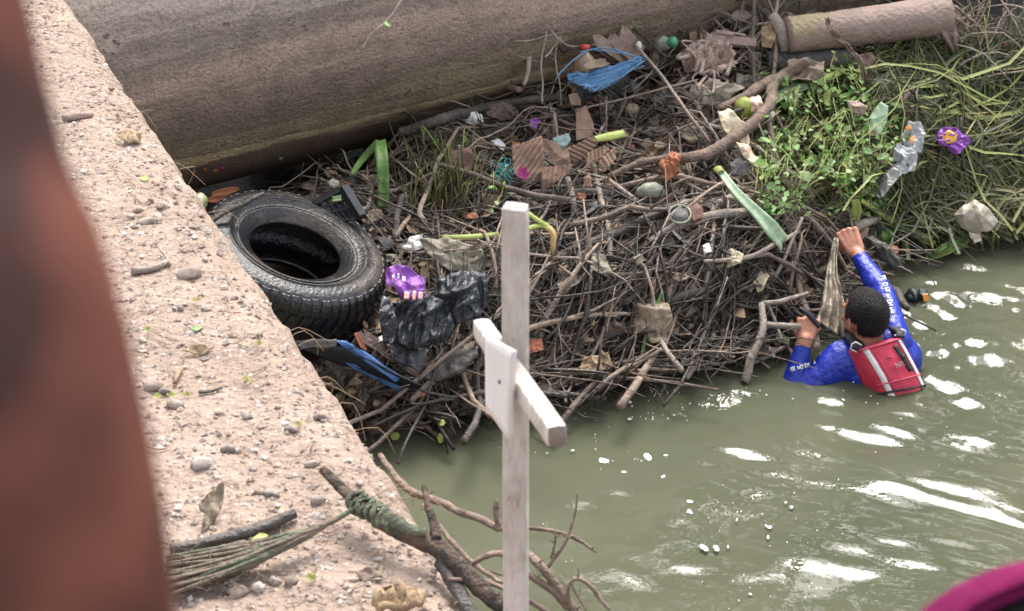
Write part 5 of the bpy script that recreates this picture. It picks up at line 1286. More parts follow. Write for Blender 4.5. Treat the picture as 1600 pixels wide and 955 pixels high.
for i, (a, b, c) in enumerate((((905, 82), (950, 75), (1000, 92)), ((925, 78), (965, 82), (1002, 90)), ((965, 100), (985, 96), (1004, 96)), ((870, 120), (895, 95), (920, 78)))):
    mb = MB(); mb.tube(smoothpath([P(*a, .34), P(*b, .36), P(*c, .34)], 6), .0028, 5); tag(mb.build('cord', 'blue_net'), 'blue cord strand pulled out of the blue netting', 'cord', 'cord strands of the blue netting')
ribbon('brown_bag', [(915, 108), (930, 104), (948, 98)], [12, 20, 12], [.34, .33, .33], 'brown_leaf', 'folded brown wet paper beside the bottle above the netting', 'paper', fold=.6)
sheet('dark_blue_bag', [(900, 142), (925, 148), (940, 150), (918, 160), (905, 155)], .18, 'navy', 'dark blue scrap of plastic under the netting', 'plastic', amp=.03)
lump('shell', 998, 72, 5, 8, .25, 'white', 'white and yellow egg shell beside the rightmost split board', 'shell', rough=.15)
lump('ball', 1036, 68, 13, 12, .24, 'grey_green', 'dull grey green round fruit at the heap top', 'fruit', rough=.2)
p = P(1051, 66, .27); mb = MB(); mb.ball(p, RT * 9 * mpp(p), UP * 10 * mpp(p), -FW * .03, 18, 12); tag(mb.build('green_bottle', 'green_glass'), 'bright green bottle bottom right of the dull round fruit', 'bottle')
lump('foam_piece', 735, 186, 19, 11, .12, 'white', 'dirty white lump of foam beside the dark branch under the pipe', 'foam', rough=.5)
sheet('brown_cloth', [(755, 178), (775, 168), (800, 170), (818, 180), (800, 190), (765, 192)], .12, 'rust', 'rusty brown cloth scrap right of the white foam lump', 'cloth', amp=.05, freq=12, mats=['plank_wet'])
# cardboard
for pl, lb, mt, cr in (
    ([(800, 228), (846, 214), (850, 240), (848, 280), (825, 292), (802, 275)], 'left sheet of crumpled brown corrugated cardboard', 'cardboard', (.2, .019, .0045)),
    ([(846, 218), (868, 224), (888, 235), (892, 258), (865, 264), (852, 248)], 'middle fold of brown cardboard under the teal printed scrap', 'cardboard', None),
    ([(885, 232), (925, 214), (935, 225), (918, 245), (895, 258)], 'ribbed cardboard strip beside the green leaf stub', 'cardboard', (1.2, .018, .004)),
    ([(848, 262), (895, 258), (888, 272), (862, 292), (845, 298)], 'fan shaped lower flap of corrugated cardboard', 'cardboard', (.5, .018, .0045)),
    ([(918, 240), (945, 228), (952, 236), (935, 252), (915, 268)], 'right sheet of corrugated cardboard with pale ridges', 'cardboard_light', (.4, .016, .004)),
    ([(938, 250), (960, 232), (962, 250), (945, 270), (935, 268)], 'light torn piece of cardboard at the right of the pile', 'cardboard_light', (.9, .018, .003)),
    ([(900, 175), (915, 165), (928, 195), (926, 215), (900, 222)], 'upright flat brown cardboard piece above the others', 'cardboard_light', None),
    ([(888, 150), (905, 145), (908, 165), (892, 165)], 'small pinkish cardboard scrap under the netting', 'cardboard_light', None),
    ([(700, 240), (735, 232), (742, 250), (728, 280), (702, 268)], 'flat brown cardboard piece beside the grass tuft', 'cardboard', None),
    ([(912, 280), (922, 272), (925, 295), (912, 292)], 'little striped cardboard end below the right sheet', 'cardboard_light', (.3, .014, .004)),
    ([(800, 222), (812, 224), (816, 236), (802, 238)], 'rust red scrap at the left corner of the cardboard', 'rust', None)):
    sheet('cardboard', pl, .15, mt, lb, 'cardboard', amp=.022, freq=7, corr=cr, thick=.004, tilt=.72, raggy=.05, rings=14, seg=80)
sheet('printed_scrap', [(863, 218), (888, 208), (892, 220), (882, 234), (868, 232)], .20, 'teal_print', 'torn cardboard scrap with faded teal print', 'cardboard', amp=.02, tilt=.75)
def flower(u, v, r, lift, m, label):
    t = thing('flower', label, 'flower', P(u, v, lift)); c = t.location.copy(); k = mpp(c)
    for i in range(5):
        a = 2 * math.pi * i / 5 + U(-.3, .3); d = RT * math.cos(a) + UP * math.sin(a) - FW * .4; s = d.cross(-FW).normalized()
        mb = MB(); L = r * k
        mb.grid([[c - s * L * .1, c, c + s * L * .1], [c + d * L * .5 - s * L * .45 - FW * L * .1, c + d * L * .5, c + d * L * .5 + s * L * .45 - FW * L * .1], [c + d * L - s * L * .25, c + d * L * 1.05 - FW * L * .1, c + d * L + s * L * .25]]); mb.build('petal', m, t)
flower(817, 271, 10, .22, 'magenta', 'magenta flower lying on the brown cardboard')
flower(836, 192, 8, .18, 'purple', 'dark purple flower above the cardboard')
def tangle(name, u0, u1, v0, v1, lift, n, m, r, label, cat):
    mb = MB()
    for _ in range(n):
        c = P(U(u0, u1), U(v0, v1), lift); k = mpp(c); rr = U(6, 15) * k; ph = U(0, 6); pts = []
        ax = V((U(-1, 1), U(-1, 1), U(-1, 1))).normalized(); b = ax.orthogonal().normalized(); d = ax.cross(b)
        for i in range(12): a = i / 11 * U(4, 6.5) + ph; pts.append(c + (b * math.cos(a) + d * math.sin(a) * .7) * rr * (1 + .3 * noise.noise(V((a, ph, 0)))))
        mb.tube(pts, r, 5)
    return tag(mb.build(name, m), label, cat)
tangle('rope_tangle', 772, 798, 252, 282, .16, 22, 'turquoise', .0016, 'tangled turquoise plastic rope left of the cardboard', 'rope')
sheet('blue_scrap', [(722, 298), (745, 290), (756, 302), (740, 315), (722, 312)], .10, 'teal_print', 'crumpled dull blue scrap below the grass tuft', 'plastic', amp=.04, mats=['navy'])
sheet('tissue', [(766, 225), (780, 218), (790, 228), (785, 245), (770, 242)], .14, 'white_bag', 'crumpled whitish plastic scrap left of the cardboard', 'plastic', amp=.03)
# purple crisp bag by the tyre
pb = sheet('crisp_packet', [(602, 425), (618, 416), (640, 420), (662, 436), (665, 452), (660, 470), (628, 471), (615, 452), (603, 450)], .24, 'purple', 'shiny purple crisp packet beside the tyre', 'packet', amp=.045, freq=13, thick=.0015, tilt=.7)
def onbag(poly, c_uv, lift, m, nm, par): return sheet(nm, poly, lift, m, parent=par, amp=.006, thick=.0012, seg=22, rings=3, tilt=.7)
for pl in ([(632, 456), (640, 458), (639, 468), (631, 468)], [(645, 455), (650, 455), (649, 469), (644, 469)], [(654, 457), (661, 457), (660, 468), (653, 468)]):
    onbag(pl, None, .268, 'wrap_print', 'printed_mark', pb)
for pl in ([(612, 428), (616, 427), (617, 440), (613, 441)], [(621, 428), (624, 428), (624, 436), (621, 436)], [(628, 432), (634, 433), (633, 441), (628, 440)]):
    onbag(pl, None, .268, 'white', 'printed_mark', pb)
# black bag
sheet('black_bag', [(619, 477), (667, 467), (699, 477), (711, 515), (699, 535), (647, 551), (619, 541), (612, 509)], 0.19, 'black_bag', 'crumpled black plastic bag spread out right of the tyre', 'bag', aniso=.3, amp=.062, freq=17, rings=20, seg=90, tilt=.7, dome=.02)
sheet('black_bag', [(684, 444), (720, 429), (759, 431), (764, 461), (751, 501), (711, 513), (684, 495), (676, 468)], 0.22, 'black_bag', 'raised end of black plastic bag close behind the cross arm', 'bag', aniso=.3, amp=.062, freq=17, rings=20, seg=90, tilt=.7, dome=.05)
sheet('black_bag', [(597, 463), (611, 470), (621, 511), (613, 545), (599, 535), (592, 499)], 0.21, 'black_bag', 'narrow black plastic strip hanging next to the tyre', 'bag', aniso=.3, amp=.05, freq=16, tilt=.7)
sheet('black_bag', [(597, 531), (648, 519), (673, 544), (655, 583), (615, 565)], 0.17, 'black_bag', 'flat dark plastic piece under the black bag', 'bag', amp=.03, freq=9, tilt=.6)
sheet('stone_slab', [(650, 570), (665, 545), (700, 535), (738, 540), (748, 560), (720, 590), (680, 600), (648, 592)], .08, 'grey_stone', 'flat dark grey stone slab below the black bag', 'stone', amp=.05, freq=6, thick=.02, tilt=.45)
sheet('white_scrap', [(592, 528), (602, 522), (604, 532), (590, 536)], .12, 'white', 'small cream shell fragment beside the black plastic strip', 'shell', amp=.01)
# blue panel
t_ = thing('plastic_board', 'broken blue plastic panel with a dark face below the tyre', 'panel', P(560, 580, .0))
def panel(nm, q, m, th):
    mb = MB(); n = 10; rows = [[q[0].lerp(q[1], i / n).lerp(q[3].lerp(q[2], i / n), j / 6) + V((0, 0, .012 * noise.noise(V((i * .3, j * .4, 2))))) for i in range(n + 1)] for j in range(7)]
    mb.grid(rows); return solid(mb.build(nm, m, t_), th)
panel('dark_face', [P(462, 540, 0.260), P(535, 540, 0.290), P(660, 604, 0.230), P(640, 612, 0.160)], 'navy', .006)
panel('blue_rim', [P(524, 532, 0.300), P(540, 533, 0.300), P(628, 590, 0.250), P(618, 597, 0.245)], 'blue_panel', .012)
panel('blue_edge', [P(540, 565, 0.210), P(552, 568, 0.220), P(632, 606, 0.190), P(628, 616, 0.170)], 'blue_panel', .01)
panel('blue_rim', [P(462, 532, 0.300), P(526, 531, 0.300), P(526, 542, 0.295), P(468, 546, 0.290)], 'log_grey', .01)
# black crate
t_ = thing('crate', 'broken black plastic crate with slotted side behind the tyre', 'crate', P(530, 320, .0))
q = [P(492, 318, .19), P(532, 296, .22), P(556, 342, .16), P(520, 345, .14)]
def bar(nm, a, b, r):
    mb = MB(); d = (b - a).normalized(); s = d.orthogonal().normalized(); mb.box((a + b) / 2, d * (b - a).length / 2, s * r, d.cross(s) * r); mb.build(nm, 'black_plastic', t_, smooth=False)
for f in (0, .2, .4, .6, .8, 1): bar('slat', q[0].lerp(q[1], f), q[3].lerp(q[2], f), .006)
for f in (0, .3, .6, 1): bar('slat', q[0].lerp(q[3], f), q[1].lerp(q[2], f), .006)
bar('rim', q[1] + V((.01, 0, .01)), q[2] + V((.02, 0, .01)), .016); bar('rim', q[0], q[1], .011)
ribbon('green_sticker', [(519, 312), (533, 310)], [9, 10], [.225, .23], 'green_pale', parent=t_, thick=.001)
lump('foil_scrap', 521, 289, 8, 8, .16, 'grey_green', 'pale green foil scrap on top of the black crate', 'foil', rough=.7)
# by the ledge and on the tyre
p = atD(306, 322, 7.3); k = mpp(p)
mb = MB(); mb.ball(p, (RT * .8 - UP * .6) * 14 * k, (RT * .6 + UP * .8) * 34 * k * .7, -FW * 22 * k, 20, 14, .2, 3); tag(mb.build('bottle', 'olive_glass'), 'yellowish green glass jar between the ledge edge and the tyre', 'jar')
for pts, lb in (([(322, 313), (342, 311), (362, 307)], 'lower orange dry leaf on top of the tyre'), ([(330, 304), (352, 300), (374, 295)], 'upper narrow orange dry leaf on top of the tyre')):
    w_ = [atD(u, v, 7.9) for u, v in pts]; sp = smoothpath(w_, 5); mb = MB()
    mb.grid([[p + UP * .014 * math.sin(math.pi * (.06 + .88 * i / (len(sp) - 1))) * x - FW * .006 * abs(x) + V((0, 0, 0)) for x in (-1, -.5, 0, .5, 1)] for i, p in enumerate(sp)])
    tag(solid(mb.build('dry_leaf', 'orange_leaf'), .002), lb, 'leaf')
for u, v, m, lb, s in ((335, 262, 'orange_leaf', 'yellow brown leaf stuck on the lower pipe', 6), (345, 258, 'magenta', 'pink petal stuck on the lower pipe', 6), (319, 260, 'orange_leaf', 'leftmost orange leaf stuck on the pipe', 5), (437, 243, 'yellow_green', 'tiny green leaf stuck under the pipe', 5)):
    d = ray(u, v)                            # where the ray meets the pipe
    a = pdir; oc = CAM - paxis; A_ = d - a * d.dot(a); B_ = oc - a * oc.dot(a); qa = A_.dot(A_); qb = 2 * A_.dot(B_); qc = B_.dot(B_) - PR * PR; ds = qb * qb - 4 * qa * qc
    if ds < 0: continue
    p = CAM + d * ((-qb - math.sqrt(ds)) / (2 * qa)); nn = (p - paxis); nn = (nn - a * nn.dot(a)).normalized(); x = nn.orthogonal().normalized(); y = nn.cross(x); k = mpp(p) * s; p = p + nn * .012
    mb = MB(); mb.grid([[p - x * k - y * k * .4, p - x * k * .2 + nn * .008, p - x * k * .8 + y * k * .5], [p - y * k * .8, p + nn * .014, p + y * k * .8], [p + x * k - y * k * .3, p + x * k * 1.1, p + x * k * .8 + y * k * .4]])
    tag(mb.build('leaf', m), lb, 'leaf')
# leaves and fruit
ribbon('strap_leaf', [(598, 325), (599, 290), (597, 250), (594, 220)], [17, 18, 19, 17], [.10, .17, .24, .30], 'snake', 'upright mottled green strap leaf right of the crate', 'leaf', fold=.2, thick=.006)
ribbon('strap_leaf', [(548, 275), (566, 250), (590, 224)], [6, 11, 12], [.14, .2, .28], 'snake', 'tilted strap leaf leaning behind the upright one', 'leaf', fold=.25, thick=.005)
pale_leaf = ribbon('strap_leaf', [(1123, 264), (1150, 300), (1185, 335), (1205, 358), (1222, 380)], [11, 14, 19, 27, 30], [.24, .24, .24, .22, .16], 'snake_pale', 'long pale green mottled strap leaf above the man', 'leaf', fold=.22, thick=.006)
ribbon('leaf_butt', [(1120, 261), (1126, 268)], [12, 12], [.245, .245], 'yellow_green', parent=pale_leaf, fold=-.4, thick=.01)
ribbon('strap_leaf', [(1205, 160), (1230, 145), (1262, 134)], [14, 20, 10], [.20, .22, .2], 'snake_pale', 'pale mottled strap leaf right of the coconut half', 'leaf', fold=.15, thick=.005)
ribbon('strap_leaf', [(1268, 130), (1295, 120), (1318, 110)], [13, 14, 8], [.20, .2, .2], 'yellow_green', 'short bright green stalk piece beneath the grey log', 'stalk', fold=-.4, thick=.01)
ribbon('leaf_stub', [(930, 217), (950, 213), (976, 208)], [9, 14, 12], [.22, .22, .22], 'yellow_green', 'bright green cut leaf stub lying on the cardboard', 'leaf', fold=-.35, thick=.008)
ribbon('strap_leaf', [(1004, 553), (1030, 555), (1060, 553), (1095, 547)], [8, 13, 12, 2], [.06, .06, .06, .05], 'yellow_green', 'bright green blade leaf lying at the waterline', 'leaf', fold=.2)
ribbon('blade_leaf', [(1002, 560), (1010, 525), (1022, 490), (1035, 455)], [4, 7, 8, 3], [.12, .14, .16, .17], 'snake', 'thin green blade standing in front of the brown dead leaf', 'leaf', fold=.3)
ribbon('yellow_strip', [(690, 370), (730, 370), (780, 366)], [5, 8, 8], [.17, .17, .17], 'yellow_green', 'yellow green stalk lying level left of the cross top', 'stalk', fold=-.3, thick=.005)
ribbon('yellow_strip', [(825, 357), (845, 352), (862, 358)], [7, 8, 8], [.2, .2, .2], 'yellow_green', 'yellow stalk right of the cross top', 'stalk', fold=-.4, thick=.006)
ribbon('yellow_strip', [(825, 333), (842, 345), (858, 354)], [6, 7, 7], [.22, .21, .2], 'yellow_green', 'second yellow stalk bending down to the orange one', 'stalk', fold=-.4, thick=.006)
ribbon('orange_stalk', [(856, 355), (864, 365), (864, 385), (861, 397)], [9, 9, 8, 7], [.21, .21, .18, .15], 'stem_orange', 'orange brown bent stalk right of the cross top', 'stalk', fold=-.5, thick=.008)
ribbon('strap_leaf', [(1345, 312), (1385, 338), (1425, 362), (1460, 382)], [10, 13, 13, 11], [.20, .16, .12, .08], 'yellow_green', 'long yellow green stalk pointing down to the water right of the raised hand', 'stalk', fold=-.3, thick=.01)
ribbon('strap_leaf', [(1388, 350), (1410, 364), (1438, 380)], [11, 14, 10], [.10, .08, .05], 'snake', 'dark green side of the split stalk near the water', 'leaf', fold=.2)
ribbon('yellow_leaf', [(1336, 312), (1338, 328), (1335, 345)], [10, 17, 14], [.22, .2, .16], 'yellow_green', 'yellow green leaf directly above the raised hand', 'leaf')
ribbon('round_leaf', [(1384, 355), (1386, 368), (1389, 380)], [6, 22, 8], [.16, .15, .12], 'green', 'heart shaped green leaf right of the raised hand', 'leaf', fold=.2, thick=.002)
t_ = thing('uprooted_plant', 'uprooted green plant with orange roots floating at the water edge', 'plant', atz(1455, 405, 0))
for i, (e, w_) in enumerate((((1520, 372), 12), ((1512, 384), 9), ((1498, 366), 10), ((1530, 362), 8))):
    ribbon('strap_leaf', [(1450, 404), (1480, 392 - i * 3), e], [9, w_ + 2, 5], [.02, .05 + .01 * i, .04], 'snake' if i % 2 else 'yellow_green', parent=t_, fold=.2)
for _ in range(12):
    mb = MB(); a = atz(1450, 404, .015); b = atz(1450 - U(5, 28), 404 + U(-6, 8), .006); mb.tube(jit([a, a.lerp(b, .5), b], .006, 20), [.003, .002, .001], 5); mb.build('root', 'stem_orange', t_)
# husk, coconut
husk = [([(1130, 178), (1140, 195), (1152, 215), (1168, 240)], [20, 36, 30, 20]), ([(1160, 225), (1178, 250), (1192, 264)], [20, 17, 22])]
t_ = thing('husk', 'pale yellow and pink peeled plant stalk under the forked branch', 'husk', P(1150, 210, .1))
sheet('husk_blade', [(1122, 176), (1140, 172), (1163, 195), (1172, 222), (1168, 236), (1150, 228), (1130, 205)], .19, 'bone', parent=t_, amp=.035, freq=12, thick=.006, tilt=.75, raggy=.08)
sheet('husk_blade', [(1150, 224), (1170, 228), (1178, 244), (1198, 256), (1192, 268), (1178, 262), (1162, 246)], .19, 'bone', parent=t_, amp=.03, freq=14, thick=.006, tilt=.75, raggy=.08)
lump('husk_end', 1192, 262, 11, 9, .17, 'bone', parent=t_, rough=.6)
t_ = thing('coconut', 'broken coconut with green husk and pinkish white flesh behind the forked branch', 'coconut', P(1175, 165, .1))
lump('green_husk', 1164, 168, 16, 17, .18, 'coconut', parent=t_, rough=.15); lump('flesh', 1180, 166, 13, 15, .20, 'coconut_flesh', parent=t_, rough=.4); lump('flesh', 1196, 180, 13, 12, .18, 'coconut_flesh', parent=t_, rough=.4)
lump('dark_fruit', 1152, 243, 14, 12, .14, 'plank_wet', 'dark brown rotten husk below the pale peeled stalk', 'husk', rough=.5)
sheet('foil_packet', [(1140, 262), (1155, 250), (1172, 260), (1168, 275), (1145, 276)], .14, 'log_grey', 'dark grey crumpled packet under the pale peeled stalk', 'packet', amp=.03)
lump('orange_scrap', 1047, 258, 13, 15, .18, 'rust', 'orange rag like leaf hanging on the branch in mid heap', 'leaf', rough=.9); sheet('orange_leaf', [(1036, 262), (1050, 240), (1064, 250), (1058, 270), (1040, 286)], .22, 'orange_leaf', 'crumpled orange dry leaf over the orange rag', 'leaf', amp=.05, freq=16)
lump('stone', 1017, 299, 22, 14, .12, 'grey_green', 'smooth pale greenish stone in the middle of the heap', 'stone', rough=.25)
p = P(1062, 336, .18); k = mpp(p); t_ = thing('tin', 'round grey tin lid beside the pink sponge', 'lid', p); nx = (-FW * .8 + UP * .5).normalized()
mb = MB(); mb.tube([p - nx * .012, p, p + nx * .004], [14 * k, 14 * k, 13 * k], 24); mb.build('lid', 'log_grey', t_)
mb = MB(); pts = [p + nx * .006 + (nx.orthogonal() * math.cos(a) + nx.cross(nx.orthogonal()) * math.sin(a)) * 13 * k for a in [2 * math.pi * i / 30 for i in range(31)]]; mb.tube(pts, .004, 6); mb.build('rim', 'grey_green', t_)
sheet('sponge', [(1076, 326), (1090, 319), (1099, 328), (1096, 342), (1082, 347)], .16, 'pink_foam', 'dull pink piece of sponge right of the tin lid', 'sponge', amp=.01, thick=.02, tilt=.8)
for pl, m, lb in (([(1128, 396), (1145, 390), (1162, 400), (1158, 414), (1135, 420), (1127, 410)], 'paper', 'crumpled yellowish paper carton in the lower heap'), ([(1176, 442), (1190, 420), (1202, 432), (1192, 456), (1184, 458)], 'paper', 'upright printed paper scrap left of the man'),
                  ([(925, 398), (945, 400), (957, 430), (940, 432), (922, 422)], 'grey_leaf', 'pale triangular leaf right of the cross'), ([(870, 445), (895, 432), (915, 428), (905, 442), (880, 462)], 'grey_leaf', 'light curled leaf below the triangular leaf'),
                  ([(1098, 385), (1108, 380), (1112, 395), (1100, 400)], 'white', 'small white shell in mid heap'), ([(990, 404), (1000, 398), (1008, 408), (996, 416)], 'paper', 'small pale green scrap in mid heap'), ([(640, 372), (660, 366), (664, 390), (640, 398), (626, 390)], 'clear_bag', 'shredded whitish plastic below the short upright stick'), ([(912, 560), (950, 552), (958, 575), (925, 588), (905, 578)], 'tan_leaf', 'tan bark piece at the waterline right of the cross'),
                  ([(820, 535), (846, 530), (850, 548), (828, 556)], 'rust', 'dark red leaf just right of the cross'), ([(655, 375), (700, 372), (760, 395), (750, 430), (700, 425), (668, 400)], 'grey_leaf', 'large dull brown leaf above the black bag')):
    sheet('scrap', pl, .14, m, lb, 'scrap', amp=.025, freq=14, tilt=.65)
sheet('dead_leaf', [(985, 492), (998, 474), (1022, 466), (1045, 478), (1052, 505), (1040, 535), (1018, 540), (1005, 522), (992, 530)], .14, 'brown_leaf', 'large curled brown dead leaf near the water left of the pale driftwood', 'leaf', amp=.06, freq=9, dome=.03, rings=14, seg=80, tilt=.7)
lump('red_flower_mass', 962, 512, 17, 13, .08, 'plank_wet', 'dark reddish clump of rotten petals in the lower heap', 'clump', rough=.9)
ribbon('dark_leaf', [(1050, 360), (1062, 372), (1078, 385)], [3, 6, 2], [.16, .16, .15], 'log_grey', 'thin blue grey feather in mid heap', 'feather')
# draped sheet between the hands
pa = [atY(1303, 372, 7.36), atY(1292, 420, 7.24), atY(1285, 470, 7.12), atY(1276, 500, 7.06)]; pb2 = [atY(1310, 372, 7.36), atY(1308, 425, 7.24), atY(1318, 470, 7.14), atY(1322, 535, 7.02)]
mb = MB(); rows = []; A2 = smoothpath(pa, 7); B2 = smoothpath(pb2, 7)
for i in range(len(A2)):
    rows.append([A2[i].lerp(B2[i], x / 14) + V((0, -1, .3)) * (.018 * math.sin(x * 1.5 + .6 * math.sin(i * .35)) * (i / len(A2)) ** .7 + .02 * noise.noise(V((x * .5, i * .35, 0)))) for x in range(15)])
mb.grid(rows); tag(solid(mb.build('plastic_sheet', 'grey_bag'), .002), 'dirty greyish plastic sheet hanging from the branch between the two hands of the man', 'plastic sheet')
# floating black bottle with orange label
p = atz(1426, 464, .01); k = mpp(p); t_ = thing('floating_bag', 'black floating bundle with an orange label on the water right of the man', 'bag', p)
mb = MB(); mb.ball(p, RT * 11 * k, V((0, 1, 0)) * .035, V((0, 0, 1)) * 13 * k, 18, 12, .5, 8); mb.build('black_lump', 'black_bag', t_)
p2 = atz(1441, 463, .01); mb = MB(); mb.ball(p2, RT * 10 * k, V((0, 1, 0)) * .03, V((0, 0, 1)) * 12 * k, 18, 12, .4, 3); mb.build('black_lump', 'black_bag', t_)
mb = MB(); c = p2 + V((.008, -.034, .012)); mb.box(c, (RT + UP * .2) * 4.2 * k, V((0, 1, .3)) * .002, (UP - RT * .2) * 5.2 * k); mb.build('orange_label', 'label_orange', t_, smooth=False)
# white, purple, beige rubbish on the green side
t_ = sheet('white_bag', [(1408, 212), (1420, 192), (1438, 194), (1446, 210), (1440, 238), (1416, 240)], .27, 'white_bag', 'white plastic wrapper with small orange prints lying on the greenery', 'wrapper', amp=.05, freq=20, tilt=.75, rings=14, seg=80)
for pl in ([(1414, 200), (1422, 196), (1425, 201), (1416, 206)], [(1421, 216), (1428, 212), (1432, 222), (1424, 226)], [(1434, 203), (1439, 204), (1437, 210), (1433, 208)]): sheet('printed_mark', pl, .305, 'print_orange', parent=t_, amp=.003, seg=18, rings=3, thick=.0015, tilt=.75)
sheet('clear_bag', [(1400, 228), (1422, 232), (1434, 245), (1430, 268), (1412, 274), (1394, 262), (1394, 240)], .25, 'white_bag', 'translucent white bag below the printed wrapper', 'bag', amp=.05, freq=18, tilt=.75, rings=14, seg=80)
sheet('clear_bag', [(1375, 280), (1396, 264), (1410, 274), (1396, 290), (1376, 312), (1362, 306)], .25, 'clear_bag', 'dirty clear plastic strip trailing down from the white bag', 'plastic', amp=.04, freq=14, tilt=.7)
t_ = sheet('sweet_packet', [(1464, 212), (1472, 200), (1496, 204), (1518, 222), (1498, 244), (1488, 240), (1480, 232), (1466, 228)], .26, 'purple', 'torn purple sweet packet with a yellow print on the grass', 'packet', amp=.045, freq=20, tilt=.75, rings=12, seg=70)
sheet('yellow_print', [(1472, 210), (1482, 203), (1496, 210), (1494, 222), (1480, 226), (1473, 220)], .30, 'wrap_yellow', parent=t_, amp=.006, seg=24, rings=3, thick=.0015, tilt=.75)
for u, v in ((1491, 234), (1499, 231)):
    sheet('round_mark', [(u - 4, v), (u - 2, v - 4), (u + 3, v - 4), (u + 4, v), (u + 2, v + 4), (u - 3, v + 4)], .30, 'log_grey', parent=t_, amp=.002, seg=16, rings=2, thick=.0015, tilt=.75)
t_ = thing('beige_bag', 'beige dirty plastic bag hanging from the grass over the water', 'bag', P(1525, 350, .05))
sheet('bag', [(1490, 338), (1504, 325), (1522, 315), (1545, 328), (1560, 346), (1548, 362), (1524, 366), (1502, 358)], .24, 'beige_bag', parent=t_, amp=.04, freq=10, dome=.04, tilt=.8, rings=14, seg=80)
sheet('bag_tail', [(1516, 360), (1530, 360), (1533, 378), (1522, 381)], .17, 'beige_bag', parent=t_, amp=.02, tilt=.8)
sheet('cactus_pad', [(1352, 200), (1362, 178), (1376, 160), (1388, 168), (1386, 190), (1376, 212), (1360, 214)], .24, 'snake_pale', 'broad pale green torn leaf with a brown hole in the greenery', 'leaf', amp=.02, freq=8, tilt=.75)
sheet('pink_leaf', [(1322, 160), (1340, 158), (1356, 172), (1348, 182), (1330, 176)], .24, 'pale_fibre', 'pinkish dry leaf lying on the leafy weeds', 'leaf', amp=.03, freq=14, tilt=.7)
for pl, m, lb in (([(1446, 125), (1452, 104), (1462, 106), (1458, 122), (1450, 127)], 'white', 'white bone like chip below the black plastic'), ([(1498, 80), (1504, 78), (1510, 86), (1504, 90)], 'white', 'small white chip beside the torn roots'), ([(1425, 72), (1450, 82), (1466, 90), (1450, 95), (1422, 82)], 'black_plastic', 'black shiny plastic piece under the trunk end'),
                  ([(1456, 96), (1470, 84), (1472, 96), (1464, 102)], 'grey_cloth', 'grey plastic corner right of the black plastic'), ([(1560, 70), (1572, 66), (1579, 73), (1572, 80), (1562, 78)], 'orange_leaf', 'round pale orange leaf at the far right bank'), ([(1396, 112), (1404, 106), (1408, 116), (1400, 122)], 'orange_leaf', 'small orange leaf left of the white chip'),
                  ([(1390, 140), (1398, 132), (1400, 148), (1392, 154)], 'orange_leaf', 'rust orange leaf above the broad torn leaf'), ([(1386, 62), (1396, 58), (1398, 68), (1388, 70)], 'magenta', 'magenta petal under the trunk'), ([(1430, 62), (1444, 60), (1442, 72), (1432, 72)], 'pale_fibre', 'pinkish paper scrap under the trunk end'),
                  ([(1444, 262), (1458, 258), (1464, 264), (1450, 270)], 'tan_leaf', 'tan leaf on the grass right of the white bag'), ([(1540, 228), (1548, 222), (1552, 232), (1544, 236)], 'orange_leaf', 'orange bud lying on the grass right of the purple packet'), ([(1432, 288), (1440, 280), (1446, 296), (1438, 300)], 'pale_fibre', 'pinkish leaf on the grass below the white bag'), ([(1484, 286), (1496, 282), (1494, 294)], 'tan_leaf', 'pale leaf above the beige bag'), ([(1580, 300), (1592, 298), (1590, 310)], 'rust', 'dark red leaf at the far right of the grass'), ([(1582, 170), (1600, 160), (1604, 200), (1588, 205)], 'bark', 'brown bark piece at the right edge of the grass')):
    sheet('scrap', pl, .16, m, lb, 'scrap', amp=.012, freq=16, tilt=.75, seg=30, rings=5)
fork('branch', [([(1402, 172), (1412, 155), (1424, 138)], [6, 6, 5], [.2, .2, .2]), ([(1395, 168), (1420, 172), (1437, 176)], [9, 8, 5], [.18, .17, .15])], 'bark', 'broken brown stick standing between the leafy weeds and the grass', 'stick')
LL = 'small dry brown leaf caught in the debris heap'
for i in range(130):
    u, v = heap_uv(); s = U(6, 14) if R() < .7 else U(14, 24); m = random.choice(['brown_leaf', 'orange_leaf', 'tan_leaf', 'grey_leaf', 'brown_leaf', 'grey_leaf']); LL = ('small ' if s < 9 else 'crumpled ') + {'brown_leaf': 'brown', 'orange_leaf': 'orange', 'tan_leaf': 'tan', 'grey_leaf': 'greyish'}[m] + ' dry leaf ' + beside(u, v)
    if not clear([P(u, v)]): continue
    pl = [(u + s * math.cos(a) * U(.6, 1.1), v + s * .7 * math.sin(a) * U(.6, 1.1)) for a in [k * .9 for k in range(7)]]
    sheet('dry_leaf', pl, U(.06, .12), m, LL, 'leaf', 'dry leaves caught in the debris heap', amp=.02, freq=18, seg=20, rings=4, thick=.0015, tilt=U(.3, .8))

# ================================================================== GREENERY
LEAF = []
for i in range(4):
    mb = MB(); rows = []; c_ = (.25, -.2, .1, .4)[i]
    for j in range(6):
        f = j / 5; wv = .36 * math.sin(math.pi * f ** .8) ** .8 + .01
        rows.append([V((f, -wv, .12 * wv + c_ * (f - f * f) * -.8)), V((f, 0, c_ * (f - f * f) * -1.0)), V((f, wv, .12 * wv + c_ * (f - f * f) * -.8))])
    mb.grid(rows); me = bpy.data.meshes.new('leaf'); me.from_pydata([tuple(p) for p in mb.v], [], mb.f); me.polygons.foreach_set('use_smooth', [True] * len(me.polygons)); LEAF.append(me)
LEAFM = []
for i, mt in enumerate(('green', 'green_pale', 'green', 'green_pale')):
    me = LEAF[i].copy(); me.name = 'leaf'; me.materials.append(M[mt]); LEAFM.append(me)
for i, mt in ((0, 'yellow_green'), (3, 'tan_leaf'), (2, 'green'), (1, 'green_pale')):
    me = LEAF[i].copy(); me.name = 'leaf'; me.materials.append(M[mt]); LEAFM.append(me)
NLEAF = 0
